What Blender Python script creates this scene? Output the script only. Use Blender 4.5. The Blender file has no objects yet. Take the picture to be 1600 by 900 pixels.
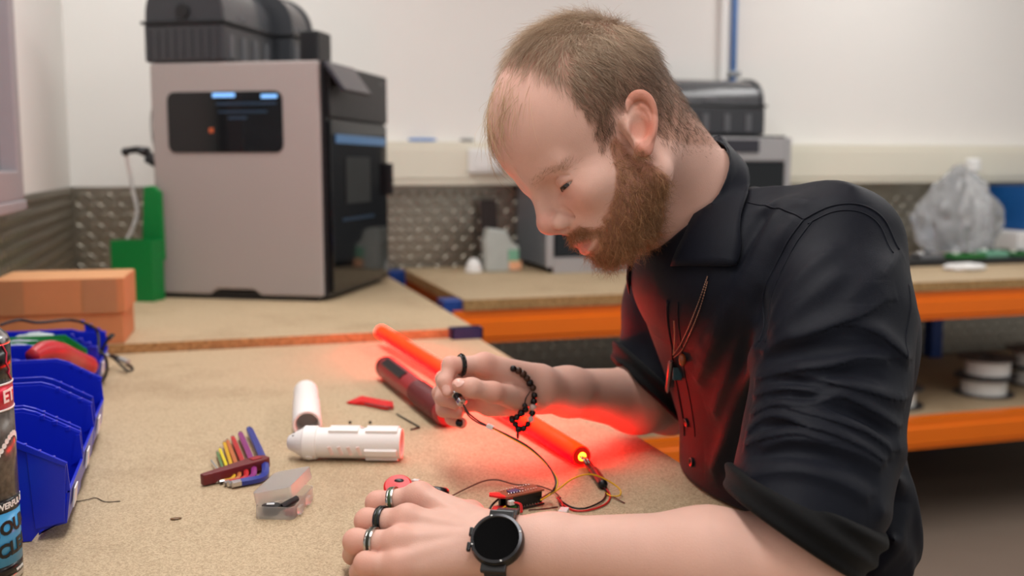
import bpy, bmesh, math, random
import numpy as np
from mathutils import Vector, Matrix, Euler

random.seed(7); np.random.seed(7)
scene = bpy.context.scene
COL = scene.collection
T = 0.80                      # height of the work table top above the floor

# ------------------------------------------------------------------ camera
CAM_H = 0.355                 # lens height above the table
YAW, PITCH, FPX = math.radians(16.8), math.radians(6.8), 1600.0
cam_pos = Vector((0.0, 0.0, T + CAM_H))
FWD = Vector((math.sin(YAW) * math.cos(PITCH), math.cos(YAW) * math.cos(PITCH), -math.sin(PITCH)))
RGT = Vector((math.cos(YAW), -math.sin(YAW), 0.0))
UPV = RGT.cross(FWD)
cd = bpy.data.cameras.new('camera'); cam = bpy.data.objects.new('camera', cd); COL.objects.link(cam)
cd.sensor_width = 36.0; cd.lens = 36.0 * FPX / 1600.0
cd.clip_start = 0.02; cd.clip_end = 50
cam.matrix_world = Matrix((( RGT.x, UPV.x, -FWD.x, cam_pos.x), (RGT.y, UPV.y, -FWD.y, cam_pos.y), (RGT.z, UPV.z, -FWD.z, cam_pos.z), (0, 0, 0, 1)))
cd.dof.use_dof = True; cd.dof.focus_distance = 0.96; cd.dof.aperture_fstop = 4.3
scene.camera = cam

# ------------------------------------------------------------------ world, lights, exposure
w = bpy.data.worlds.new('world'); scene.world = w; w.use_nodes = True
w.node_tree.nodes['Background'].inputs[0].default_value = (1.0, 0.995, 0.985, 1)
w.node_tree.nodes['Background'].inputs[1].default_value = 0.48
def area(name, loc, size, sizey, power, rot=(0, 0, 0), color=(1, 0.985, 0.965)):
    l = bpy.data.lights.new(name, 'AREA'); l.shape = 'RECTANGLE'; l.size = size; l.size_y = sizey
    l.energy = power; l.color = color
    o = bpy.data.objects.new(name, l); COL.objects.link(o); o.location = loc; o.rotation_euler = rot
    return o
area('ceiling_lamp', (0.15, 1.25, T + 1.75), 0.35, 2.6, 36)
area('ceiling_lamp', (2.5, 1.7, T + 1.75), 0.35, 3.0, 36)
area('ceiling_lamp', (-0.6, 2.9, T + 1.75), 1.2, 0.35, 15)
area('ceiling_lamp', (1.5, -1.2, T + 1.75), 2.6, 0.35, 13)
vs = scene.view_settings
vs.view_transform = 'Standard'; vs.look = 'None'; vs.gamma = 1.0; vs.use_curve_mapping = False
vs.exposure = 0.0
scene.display_settings.display_device = 'sRGB'

# ------------------------------------------------------------------ pixel rays (1600 x 900 frame), used to survey real positions
def ray(px, py):
    return FWD + RGT * ((px - 800) / FPX) + UPV * ((450 - py) / FPX)
def pd(px, py, d):            # point at distance d along the view axis
    return cam_pos + ray(px, py) * d
def ph(px, py, z=0.0):        # point at height z above the table top
    r = ray(px, py); s = (T + z - cam_pos.z) / r.z
    return cam_pos + r * s
def px_of(p):
    v = Vector(p) - cam_pos; d = v.dot(FWD)
    return 800 + FPX * v.dot(RGT) / d, 450 - FPX * v.dot(UPV) / d, d

# ------------------------------------------------------------------ materials
def s2l(c):
    return tuple(((v / 255.0) / 12.92 if v / 255.0 <= 0.04045 else ((v / 255.0 + 0.055) / 1.055) ** 2.4) for v in c)
MATS = {}
def mat(name, rgb=(128, 128, 128), rough=0.5, metal=0.0, var=0.06, vscale=30.0, bump=0.0, bscale=200.0, spec=0.5,
        trans=0.0, ior=1.45, alpha=1.0, coat=0.0, sss=0.0, sss_rad=(0.01, 0.004, 0.002), emit=None, estr=0.0, sheen=0.0, attr=None):
    m = bpy.data.materials.new(name); m.use_nodes = True
    nt = m.node_tree; N = nt.nodes; L = nt.links; b = N['Principled BSDF']
    c = s2l(rgb)
    tc = N.new('ShaderNodeTexCoord')
    nz = N.new('ShaderNodeTexNoise'); nz.inputs['Scale'].default_value = vscale; nz.inputs['Detail'].default_value = 4
    L.new(tc.outputs['Object'], nz.inputs['Vector'])
    mx = N.new('ShaderNodeMix'); mx.data_type = 'RGBA'
    mx.inputs[6].default_value = tuple(v * (1 - var) for v in c) + (1,)
    mx.inputs[7].default_value = tuple(min(1, v * (1 + var)) for v in c) + (1,)
    L.new(nz.outputs['Fac'], mx.inputs[0])
    out = mx.outputs[2]
    if attr:
        at = N.new('ShaderNodeAttribute'); at.attribute_name = attr
        m2 = N.new('ShaderNodeMix'); m2.data_type = 'RGBA'; m2.blend_type = 'MULTIPLY'; m2.inputs[0].default_value = 1
        L.new(out, m2.inputs[6]); L.new(at.outputs['Color'], m2.inputs[7]); out = m2.outputs[2]
    L.new(out, b.inputs['Base Color'])
    b.inputs['Roughness'].default_value = rough; b.inputs['Metallic'].default_value = metal
    b.inputs['Specular IOR Level'].default_value = spec
    b.inputs['Transmission Weight'].default_value = trans; b.inputs['IOR'].default_value = ior
    b.inputs['Alpha'].default_value = alpha; b.inputs['Coat Weight'].default_value = coat
    b.inputs['Sheen Weight'].default_value = sheen
    if sss:
        b.inputs['Subsurface Weight'].default_value = sss; b.inputs['Subsurface Radius'].default_value = sss_rad
        b.inputs['Subsurface Scale'].default_value = 1.0
    if emit:
        b.inputs['Emission Color'].default_value = tuple(s2l(emit)) + (1,); b.inputs['Emission Strength'].default_value = estr
    if bump:
        n2 = N.new('ShaderNodeTexNoise'); n2.inputs['Scale'].default_value = bscale; n2.inputs['Detail'].default_value = 3
        L.new(tc.outputs['Object'], n2.inputs['Vector'])
        bp = N.new('ShaderNodeBump'); bp.inputs['Strength'].default_value = bump; bp.inputs['Distance'].default_value = 0.001
        L.new(n2.outputs['Fac'], bp.inputs['Height']); L.new(bp.outputs['Normal'], b.inputs['Normal'])
    MATS[name] = m
    return m

# ------------------------------------------------------------------ object helpers
ROOTM = {}
def tag(o, label=None, cat=None, group=None, kind=None):
    if label: o['label'] = label
    if cat: o['category'] = cat
    if group: o['group'] = group
    if kind: o['kind'] = kind
    return o
def empty(name, loc=(0, 0, 0), rot=(0, 0, 0), label=None, cat=None, group=None, kind=None, M=None):
    o = bpy.data.objects.new(name, None); COL.objects.link(o); o.empty_display_size = 0.02
    if M is None: M = Matrix.Translation(Vector(loc)) @ Euler(rot).to_matrix().to_4x4()
    o.matrix_world = M; ROOTM[o.name] = M.copy()
    return tag(o, label, cat, group, kind)
def frame(origin, x, z):      # local frame: x axis, approx z axis
    x = Vector(x).normalized(); z = Vector(z); y = z.cross(x).normalized(); z = x.cross(y)
    o = Vector(origin)
    return Matrix(((x.x, y.x, z.x, o.x), (x.y, y.y, z.y, o.y), (x.z, y.z, z.z, o.z), (0, 0, 0, 1)))

class MB:
    """collects shapes into one mesh"""
    def __init__(s): s.v = []; s.f = []; s.M = None
    def add(s, vs, fs, M=None):
        n = len(s.v); M = M if M is not None else s.M
        s.v += [tuple(M @ Vector(v)) if M is not None else tuple(v) for v in vs]
        s.f += [tuple(i + n for i in f) for f in fs]; return s
    def box(s, c, size, M=None, ch=0.0):
        x, y, z = size[0] / 2, size[1] / 2, size[2] / 2
        if ch <= 0:
            vs = [(c[0] + a * x, c[1] + b * y, c[2] + d * z) for a in (-1, 1) for b in (-1, 1) for d in (-1, 1)]
            return s.add(vs, [(0, 1, 3, 2), (4, 6, 7, 5), (0, 4, 5, 1), (2, 3, 7, 6), (0, 2, 6, 4), (1, 5, 7, 3)], M)
        bm = bmesh.new(); bmesh.ops.create_cube(bm, size=1.0)
        for v in bm.verts: v.co = Vector((c[0] + v.co.x * size[0], c[1] + v.co.y * size[1], c[2] + v.co.z * size[2]))
        bmesh.ops.bevel(bm, geom=bm.edges[:], offset=ch, segments=2, affect='EDGES', profile=0.6)
        bm.verts.index_update()
        s.add([v.co[:] for v in bm.verts], [[v.index for v in f.verts] for f in bm.faces], M); bm.free(); return s
    def prism(s, poly, a, b, axis=1, M=None):     # poly in the two other axes, extruded from a to b along axis
        def P(p, t):
            q = [0, 0, 0]; o = [i for i in range(3) if i != axis]; q[o[0]] = p[0]; q[o[1]] = p[1]; q[axis] = t; return tuple(q)
        n = len(poly)
        vs = [P(p, a) for p in poly] + [P(p, b) for p in poly]
        fs = [tuple(range(n))[::-1], tuple(range(n, 2 * n))] + [(i, (i + 1) % n, n + (i + 1) % n, n + i) for i in range(n)]
        return s.add(vs, fs, M)
    def tube(s, pts, r, n=10, cap=True, M=None, flat=1.0):
        pts = [Vector(p) for p in pts]; rs = list(r) if hasattr(r, '__len__') else [r] * len(pts)
        t0 = (pts[1] - pts[0]).normalized(); up = Vector((0, 0, 1)) if abs(t0.z) < 0.9 else Vector((1, 0, 0))
        u = up - t0 * up.dot(t0); u.normalize(); vs = []; fs = []
        for i, p in enumerate(pts):
            t = (pts[min(i + 1, len(pts) - 1)] - pts[max(i - 1, 0)]).normalized()
            u = (u - t * u.dot(t)).normalized(); w_ = t.cross(u)
            for k in range(n):
                a = 2 * math.pi * k / n
                vs.append(tuple(p + u * (math.cos(a) * rs[i] * flat) + w_ * (math.sin(a) * rs[i])))
        for i in range(len(pts) - 1):
            for k in range(n):
                fs.append((i * n + k, i * n + (k + 1) % n, (i + 1) * n + (k + 1) % n, (i + 1) * n + k))
        if cap:
            fs.append(tuple(range(n))[::-1]); fs.append(tuple((len(pts) - 1) * n + k for k in range(n)))
        return s.add(vs, fs, M)
    def lathe(s, prof, n=32, M=None, axis=2, arc=2 * math.pi, closed=False, cap=True):     # prof [(r, h)]
        vs = []; fs = []; full = abs(arc - 2 * math.pi) < 1e-6; m = n if full else n + 1
        for r, h in prof:
            for k in range(m):
                a = arc * k / n
                p = (r * math.cos(a), r * math.sin(a), h)
                if axis == 0: p = (p[2], p[0], p[1])
                if axis == 1: p = (p[1], p[2], p[0])
                vs.append(p)
        q = len(prof)
        for i in range(q if closed else q - 1):
            j = (i + 1) % q
            for k in range(n):
                k2 = (k + 1) % m
                fs.append((i * m + k, i * m + k2, j * m + k2, j * m + k))
        if full and not closed and cap:
            if prof[0][0] > 1e-6: fs.append(tuple(range(m))[::-1])
            if prof[-1][0] > 1e-6: fs.append(tuple((q - 1) * m + k for k in range(m)))
        return s.add(vs, fs, M)
    def ball(s, c, r, n=12, M=None):
        rr = r if hasattr(r, '__len__') else (r, r, r)
        vs = []; fs = []; h = n // 2
        for i in range(1, h):
            for k in range(n):
                a = math.pi * i / h; b = 2 * math.pi * k / n
                vs.append((c[0] + rr[0] * math.sin(a) * math.cos(b), c[1] + rr[1] * math.sin(a) * math.sin(b), c[2] + rr[2] * math.cos(a)))
        top = len(vs); vs += [(c[0], c[1], c[2] + rr[2]), (c[0], c[1], c[2] - rr[2])]
        for i in range(h - 2):
            for k in range(n):
                fs.append((i * n + k, (i + 1) * n + k, (i + 1) * n + (k + 1) % n, i * n + (k + 1) % n))
        for k in range(n):
            fs.append((top, k, (k + 1) % n)); fs.append((top + 1, (h - 2) * n + (k + 1) % n, (h - 2) * n + k))
        return s.add(vs, fs, M)
    def build(s, name, m, parent=None, smooth=False, world=False, label=None, cat=None, group=None, kind=None, bevel=0, mats=None, fm=None):
        me = bpy.data.meshes.new(name)
        vs = s.v
        if world and parent is not None:
            inv = ROOTM[parent.name].inverted(); vs = [tuple(inv @ Vector(v)) for v in vs]
        me.from_pydata(vs, [], s.f); me.update()
        bm = bmesh.new(); bm.from_mesh(me); bmesh.ops.recalc_face_normals(bm, faces=bm.faces[:])
        if bevel:
            bmesh.ops.remove_doubles(bm, verts=bm.verts[:], dist=1e-6)
            es = [e for e in bm.edges if e.is_manifold and e.calc_face_angle(0) > 0.6]
            bmesh.ops.bevel(bm, geom=es, offset=bevel, segments=2, affect='EDGES', profile=0.6, clamp_overlap=True)
        bm.to_mesh(me); bm.free()
        return link(name, me, m, parent, smooth, label, cat, group, kind)
def link(name, me, m, parent=None, smooth=False, label=None, cat=None, group=None, kind=None):
    o = bpy.data.objects.new(name, me); COL.objects.link(o)
    if m is not None: me.materials.append(m)
    if smooth:
        me.polygons.foreach_set('use_smooth', [True] * len(me.polygons))
        if smooth is not True:
            me.set_sharp_from_angle(angle=math.radians(smooth))
    if parent is not None: o.parent = parent
    return tag(o, label, cat, group, kind)
def rrect(w_, h_, r, n=5, cx=0, cy=0):
    p = []
    for sx, sy, a0 in ((1, 1, 0), (-1, 1, 90), (-1, -1, 180), (1, -1, 270)):
        for k in range(n + 1):
            a = math.radians(a0 + 90 * k / n)
            p.append((cx + sx * (w_ / 2 - r) + r * math.cos(a), cy + sy * (h_ / 2 - r) + r * math.sin(a)))
    return p
def bez(p, n=24):             # smooth curve through points (Catmull-Rom)
    p = [Vector(q) for q in p]; out = []
    for i in range(len(p) - 1):
        a, b, c, d = p[max(i - 1, 0)], p[i], p[i + 1], p[min(i + 2, len(p) - 1)]
        m = max(2, n // (len(p) - 1))
        for k in range(m):
            t = k / m
            out.append(0.5 * ((2 * b) + (c - a) * t + (2 * a - 5 * b + 4 * c - d) * t * t + (-a + 3 * b - 3 * c + d) * t ** 3))
    out.append(p[-1]); return out
def copy_tree(o, parent=None, M=None):
    c = o.copy(); COL.objects.link(c); c.parent = parent
    if M is not None: c.matrix_world = M; ROOTM[c.name] = M.copy()
    for ch in [x for x in bpy.data.objects if x.parent == o]: copy_tree(ch, c)
    return c
_fonts = {}
def text(body, size, M, m, parent=None, name='lettering', depth=0.0002, align='CENTER', shear=0.0, bold=0.0, world=True, curve=None):
    """flat lettering as a mesh; M places it (x right, y up); curve = radius wraps it round a vertical cylinder centred at M origin"""
    cu = bpy.data.curves.new(name, 'FONT'); cu.body = body; cu.size = size; cu.align_x = align; cu.align_y = 'CENTER'
    cu.extrude = depth; cu.shear = shear; cu.offset = bold; cu.resolution_u = 3
    ob = bpy.data.objects.new(name, cu)
    me = bpy.data.meshes.new_from_object(ob); bpy.data.objects.remove(ob); bpy.data.curves.remove(cu)
    vs = [v.co.copy() for v in me.vertices]; fs = [tuple(p.vertices) for p in me.polygons]; bpy.data.meshes.remove(me)
    if curve: vs = [Vector((curve * math.sin(v.x / curve), v.y, 0)) + Vector((math.sin(v.x / curve), 0, math.cos(v.x / curve))) * v.z + Vector((0, 0, curve * math.cos(v.x / curve) - curve)) for v in vs]
    b = MB(); b.add([tuple(v) for v in vs], fs, M)
    return b.build(name, m, parent, world=world)
# ================================================================== materials of the place
def particle_board(name, dark=(138, 116, 88), light=(198, 177, 145), scale=640.0):
    m = bpy.data.materials.new(name); m.use_nodes = True
    nt = m.node_tree; N = nt.nodes; L = nt.links; b = N['Principled BSDF']
    tc = N.new('ShaderNodeTexCoord')
    mp = N.new('ShaderNodeMapping'); mp.inputs['Scale'].default_value = (1, 1.1, 1); L.new(tc.outputs['Object'], mp.inputs['Vector'])
    vo = N.new('ShaderNodeTexVoronoi'); vo.inputs['Scale'].default_value = scale; L.new(mp.outputs[0], vo.inputs['Vector'])
    n1 = N.new('ShaderNodeTexNoise'); n1.inputs['Scale'].default_value = scale * 1.6; n1.inputs['Detail'].default_value = 5; L.new(mp.outputs[0], n1.inputs['Vector'])
    n2 = N.new('ShaderNodeTexNoise'); n2.inputs['Scale'].default_value = 5.5; n2.inputs['Detail'].default_value = 6; n2.inputs['Roughness'].default_value = 0.65
    L.new(tc.outputs['Object'], n2.inputs['Vector'])
    hs = N.new('ShaderNodeSeparateColor'); L.new(vo.outputs['Color'], hs.inputs[0])
    a = N.new('ShaderNodeMath'); a.operation = 'MULTIPLY_ADD'; L.new(hs.outputs[0], a.inputs[0]); a.inputs[1].default_value = 0.42
    L.new(n1.outputs['Fac'], a.inputs[2])
    r = N.new('ShaderNodeValToRGB'); e = r.color_ramp.elements
    e[0].position = 0.32; e[0].color = s2l(dark) + (1,); e[1].position = 0.92; e[1].color = s2l(light) + (1,)
    x = r.color_ramp.elements.new(0.6); x.color = s2l(tuple((p * 0.45 + q * 0.55) for p, q in zip(dark, light))) + (1,)
    L.new(a.outputs[0], r.inputs[0])
    r2 = N.new('ShaderNodeValToRGB'); e = r2.color_ramp.elements
    e[0].position = 0.30; e[0].color = (0.78, 0.74, 0.70, 1); e[1].position = 0.50; e[1].color = (1, 1, 1, 1); L.new(n2.outputs['Fac'], r2.inputs[0])
    mx = N.new('ShaderNodeMix'); mx.data_type = 'RGBA'; mx.blend_type = 'MULTIPLY'; mx.inputs[0].default_value = 0.75
    L.new(r.outputs[0], mx.inputs[6]); L.new(r2.outputs[0], mx.inputs[7])
    # long oil stains and scratches along the board
    mp2 = N.new('ShaderNodeMapping'); mp2.inputs['Scale'].default_value = (1.6, 14, 1); mp2.inputs['Rotation'].default_value = (0, 0, 0.25); L.new(tc.outputs['Object'], mp2.inputs['Vector'])
    n3 = N.new('ShaderNodeTexNoise'); n3.inputs['Scale'].default_value = 3.2; n3.inputs['Detail'].default_value = 4; L.new(mp2.outputs[0], n3.inputs['Vector'])
    r3 = N.new('ShaderNodeValToRGB'); e = r3.color_ramp.elements
    e[0].position = 0.70; e[0].color = (1, 1, 1, 1); e[1].position = 0.80; e[1].color = (0.74, 0.68, 0.6, 1); L.new(n3.outputs['Fac'], r3.inputs[0])
    mx2 = N.new('ShaderNodeMix'); mx2.data_type = 'RGBA'; mx2.blend_type = 'MULTIPLY'; mx2.inputs[0].default_value = 0.8
    L.new(mx.outputs[2], mx2.inputs[6]); L.new(r3.outputs[0], mx2.inputs[7]); L.new(mx2.outputs[2], b.inputs['Base Color'])
    b.inputs['Roughness'].default_value = 0.62; b.inputs['Specular IOR Level'].default_value = 0.3
    bp = N.new('ShaderNodeBump'); bp.inputs['Strength'].default_value = 0.25; bp.inputs['Distance'].default_value = 0.0006
    L.new(a.outputs[0], bp.inputs['Height']); L.new(bp.outputs['Normal'], b.inputs['Normal'])
    return m
board_m = particle_board('particle_board')
edge_m = particle_board('board_edge', (120, 92, 55), (178, 142, 92), 180)
wall_m = mat('wall_paint', (232, 230, 226), 0.85, var=0.015, vscale=6, bump=0.05, bscale=90)
floor_m = mat('floor_concrete', (118, 104, 92), 0.6, var=0.12, vscale=4, bump=0.1, bscale=60)
trunk_m = mat('trunking_plastic', (226, 222, 206), 0.45, var=0.01)
plate_m = mat('tread_plate', (150, 144, 132), 0.33, metal=0.9, var=0.10, vscale=12)
blue_steel = mat('blue_steel', (18, 62, 140), 0.4, var=0.1, vscale=20)
blue_dark = mat('blue_post_steel', (34, 38, 84), 0.42, var=0.1, vscale=20)
orange_m = mat('orange_beam', (236, 112, 2), 0.42, var=0.05, vscale=8)
frame_grey = mat('window_frame_grey', (150, 146, 150), 0.5, var=0.03)
glass_pane = mat('pane_glass', (215, 222, 228), 0.05, trans=0.8, var=0.01)
white_pl = mat('white_plastic', (232, 232, 230), 0.4, var=0.02)
blue_pipe = mat('blue_pipe', (96, 140, 205), 0.35, var=0.03)
grey_metal = mat('grey_metal', (150, 152, 155), 0.4, metal=0.8)

WL, WB = -0.40, 3.56          # left wall X, back wall Y
XE = 0.54                     # right edge of the work tables
# ================================================================== the room
MB().box((1.6, 1.2, -0.01), (8.5, 5.4, 0.02)).build('floor', floor_m, kind='structure')
MB().box((2.3, WB + 0.05, 1.35), (7.2, 0.10, 2.7)).build('wall_back', wall_m, kind='structure')
MB().box((WL - 0.05, 1.2, 1.35), (0.10, 4.9, 2.7)).build('wall_left', wall_m, kind='structure')
MB().box((1.6, 1.2, 2.72), (8.5, 5.4, 0.04)).build('ceiling', wall_m, kind='structure')

def tread(name, w_, h_, M):   # plate in local xz plane, bumps on +y
    b = MB(); b.box((w_ / 2, -0.002, h_ / 2), (w_, 0.004, h_), M)
    p = 0.0325; vs = []; fs = []
    nx, nz = int(w_ / p), int(h_ / p)
    L_, W_, H_ = 0.0185, 0.0062, 0.0032
    ring = [(-1, 0), (-0.5, -0.75), (0, -1), (0.5, -0.75), (1, 0), (0.5, 0.75), (0, 1), (-0.5, 0.75)]
    inner = [(-0.55, 0), (0, -0.4), (0.55, 0), (0, 0.4)]
    for i in range(nx):
        for j in range(nz):
            a = math.pi / 4 * (1 if (i + j) % 2 else -1); ca, sa = math.cos(a), math.sin(a)
            cx, cz = (i + 0.5) * p, (j + 0.5) * p; n = len(vs)
            for (u, v) in ring: vs.append((cx + u * L_ * ca - v * W_ * sa, 0.0, cz + u * L_ * sa + v * W_ * ca))
            for (u, v) in inner: vs.append((cx + u * L_ * ca - v * W_ * sa, H_, cz + u * L_ * sa + v * W_ * ca))
            fs += [(n + q[0], n + q[1], n + q[2], n + q[3]) if len(q) == 4 else tuple(n + t for t in q) for q in
                   ((0, 1, 8), (1, 2, 9, 8), (2, 3, 9), (3, 4, 10, 9), (4, 5, 10), (5, 6, 11, 10), (6, 7, 11), (7, 0, 8, 11), (8, 9, 10, 11))]
    b.add(vs, fs, M)
    return b.build(name, plate_m, kind='structure', smooth=50)
DADO = T + 0.288
tread('trim_1', 4.2, DADO, Matrix.Translation((3.8, WB - 0.004, 0)) @ Matrix.Rotation(math.pi, 4, 'Z'))
tread('trim_2', 2.4, 0.52, Matrix.Translation((WL + 0.004, WB - 0.01, DADO - 0.52)) @ Matrix.Rotation(-math.pi / 2, 4, 'Z'))
# cable trunking along the back wall, with lid seams and a socket block
tr = empty('trim_3', (0.3, WB, DADO), kind='structure')
MB().box((2.05, WB - 0.035, DADO + 0.075), (3.5, 0.07, 0.15), ch=0.004).build('trunking_body', trunk_m, tr, world=True)
MB().box((2.05, WB - 0.072, DADO + 0.075), (3.5, 0.006, 0.105), ch=0.002).build('trunking_lid', trunk_m, tr, world=True)
sk = empty('wall_socket', (0.925, WB - 0.076, DADO + 0.08), label='white double socket block on the trunking beside the forehead', cat='socket')
MB().box((0.955, WB - 0.085, DADO + 0.085), (0.13, 0.02, 0.085), ch=0.005).build('plate', white_pl, sk, world=True)
MB().box((0.955, WB - 0.0965, DADO + 0.085), (0.10, 0.004, 0.055), ch=0.0015).build('lid', white_pl, sk, world=True)
# blue pipe clipped to the wall, white conduit beside it
pp_ = empty('wall_pipe', (1.94, WB, DADO + 0.16), label='thin blue pipe running up the white wall behind the man', cat='pipe')
MB().tube([(1.945, WB - 0.02, DADO + 0.152), (1.945, WB - 0.02, 2.7)], 0.011, 12).build('pipe', blue_pipe, pp_, True, world=True)
MB().box((1.945, WB - 0.017, T + 0.70), (0.05, 0.034, 0.022), ch=0.003).build('clip', grey_metal, pp_, world=True)
MB().box((1.905, WB - 0.012, 1.94), (0.03, 0.024, 1.52), ch=0.003).build('wall_conduit', white_pl, label='white cable conduit on the wall left of the blue pipe', cat='conduit')
# window on the left wall: grey frame, sill and pane
wn = empty('window_1', (WL, 1.9, T + 0.27), kind='structure')
z0, z1, y0, y1 = T + 0.285, T + 1.5, 1.0, 2.37
for nm, c, s in (('window_frame', (WL + 0.02, y1 - 0.03, (z0 + z1) / 2), (0.045, 0.06, z1 - z0)), ('window_frame', (WL + 0.02, y0 + 0.03, (z0 + z1) / 2), (0.045, 0.06, z1 - z0)),
                 ('window_frame', (WL + 0.02, (y0 + y1) / 2, z1 - 0.03), (0.045, y1 - y0 - 0.121, 0.06)), ('window_frame', (WL + 0.02, (y0 + y1) / 2, z0 + 0.03), (0.045, y1 - y0 - 0.121, 0.06)),
                 ('window_sill', (WL + 0.0235, (y0 + y1) / 2, z0 - 0.011), (0.047, y1 - y0, 0.022))):
    MB().box(c, s, ch=0.004).build(nm, frame_grey, wn, world=True)
MB().box((WL + 0.006, (y0 + y1) / 2, (z0 + z1) / 2), (0.008, y1 - y0 - 0.122, z1 - z0 - 0.122)).build('pane', glass_pane, wn, world=True)

# ================================================================== work tables and bench
def beam(b, x0, x1, y0, y1, z0, z1):
    b.box(((x0 + x1) / 2, (y0 + y1) / 2, (z0 + z1) / 2), (abs(x1 - x0), abs(y1 - y0), abs(z1 - z0)), ch=0.003)
    return b
def post(x, y, h, parent, m=blue_dark):
    b = MB(); b.box((x, y, h / 2), (0.055, 0.04, h), ch=0.004)
    for k in range(int(h / 0.05) - 1):
        b.box((x, y - 0.0205, 0.06 + 0.05 * k), (0.018, 0.002, 0.02))
    return b.build('post', m, parent, world=True)
t1 = empty('work_table', (0.0, 1.2, 0), label='particle board work table the man leans on, electronics spread over it', cat='table')
MB().box(((WL + 0.02 + XE) / 2, (0.3 + 2.05) / 2, T - 0.011), (XE - WL - 0.02, 1.75, 0.022)).build('table_top', board_m, t1, world=True)
beam(MB(), XE - 0.05, XE - 0.01, 0.36, 1.99, T - 0.10, T - 0.0225).build('beam', orange_m, t1, world=True)
beam(MB(), WL + 0.03, WL + 0.07, 0.36, 1.99, T - 0.10, T - 0.0225).build('beam', orange_m, t1, world=True)
for x, y in ((WL + 0.06, 0.33), (XE - 0.035, 0.33), (WL + 0.06, 2.015)): post(x, y, T - 0.0225, t1)
t2 = empty('rear_table', (0.0, 2.8, 0), label='raised particle board table under the large grey printer', cat='table')
MB().box(((WL + 0.02 + XE) / 2, (2.058 + WB - 0.04) / 2, T + 0.018 - 0.011), (XE - WL - 0.02, WB - 0.04 - 2.058, 0.022)).build('table_top', board_m, t2, world=True)
MB().box(((WL + 0.02 + XE) / 2, 2.056, T + 0.006), (XE - WL - 0.02 - 0.001, 0.004, 0.0235)).build('edge_band', edge_m, t2, world=True)
beam(MB(), XE - 0.05, XE - 0.01, 2.10, 3.45, T - 0.085, T - 0.005).build('beam', orange_m, t2, world=True)
beam(MB(), WL + 0.03, WL + 0.07, 2.10, 3.45, T - 0.085, T - 0.005).build('beam', orange_m, t2, world=True)
for x, y in ((WL + 0.06, 3.49), (XE - 0.035, 3.49), (WL + 0.06, 2.08)): post(x, y, T - 0.005, t2)
# the blue post whose open top stands at the corner where the two tables meet
b = MB(); px0, px1, py0, py1, pz = 0.482, 0.548, 2.022, 2.054, T + 0.022
b.prism([(px0, py0), (px1, py0), (px1, py1), (px0, py1)], 0.001, T - 0.0235, axis=2)
for c, s in ((((px0 + px1) / 2, py0 + 0.0015, 0), (px1 - px0, 0.003)), (((px0 + px1) / 2, py1 - 0.0015, 0), (px1 - px0, 0.003)), ((px0 + 0.0015, (py0 + py1) / 2, 0), (0.003, py1 - py0)), ((px1 - 0.0015, (py0 + py1) / 2, 0), (0.003, py1 - py0))):
    b.box((c[0], c[1], T + 0.0115), (s[0], s[1], 0.0225))
post_c = b.build('corner_post', blue_dark, label='dark blue steel post end at the corner between both tables', cat='post')
# right-hand bench with orange beams, lower shelf and blue posts
BX0, BX1, BY0, BY1 = 0.66, 3.7, 2.62, WB - 0.05
bn = empty('storage_bench', ((BX0 + BX1) / 2, 3.0, 0), label='long bench with orange beams and a lower shelf along the back wall', cat='bench')
MB().box(((BX0 + BX1) / 2, (BY0 + BY1) / 2, T - 0.0135), (BX1 - BX0, BY1 - BY0, 0.029)).build('bench_top', board_m, bn, world=True)
MB().box(((BX0 + BX1) / 2, BY0 - 0.0015, T - 0.0135), (BX1 - BX0, 0.003, 0.028)).build('edge_band', edge_m, bn, world=True)
MB().box((BX0 - 0.0015, (BY0 + BY1) / 2, T - 0.0135), (0.003, BY1 - BY0, 0.028)).build('edge_band', edge_m, bn, world=True)
def cbeam(y, z0, z1, parent):  # stepped beam profile along X
    prof = [(y, z0), (y, z0 + 0.012), (y - 0.006, z0 + 0.016), (y - 0.006, z1 - 0.03), (y, z1 - 0.026), (y, z1), (y + 0.04, z1), (y + 0.04, z0)]
    b = MB(); b.prism(prof, BX0 - 0.03, BX1, axis=0); return b.build('beam', orange_m, parent, world=True)
cbeam(BY0 + 0.005, T - 0.118, T - 0.0285, bn); cbeam(BY1 - 0.05, T - 0.118, T - 0.0285, bn)
SH = T - 0.425
MB().box(((BX0 + BX1) / 2, (BY0 + BY1) / 2, SH - 0.008), (BX1 - BX0, BY1 - BY0, 0.016)).build('lower_shelf', board_m, bn, world=True)
cbeam(BY0 - 0.015, SH - 0.095, SH - 0.0165 + 0.018, bn); cbeam(BY1 - 0.05, SH - 0.095, SH - 0.017, bn)
for x in (BX0 - 0.028, 2.86):
    for y in (BY0 + 0.05, BY1 - 0.03):
        h = T - 0.03 if x > 1 else T - 0.002
        b = MB(); b.box((x, y, h / 2), (0.055, 0.075 if x < 1 else 0.05, h), ch=0.003); b.build('post', blue_steel, bn, world=True)

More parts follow.
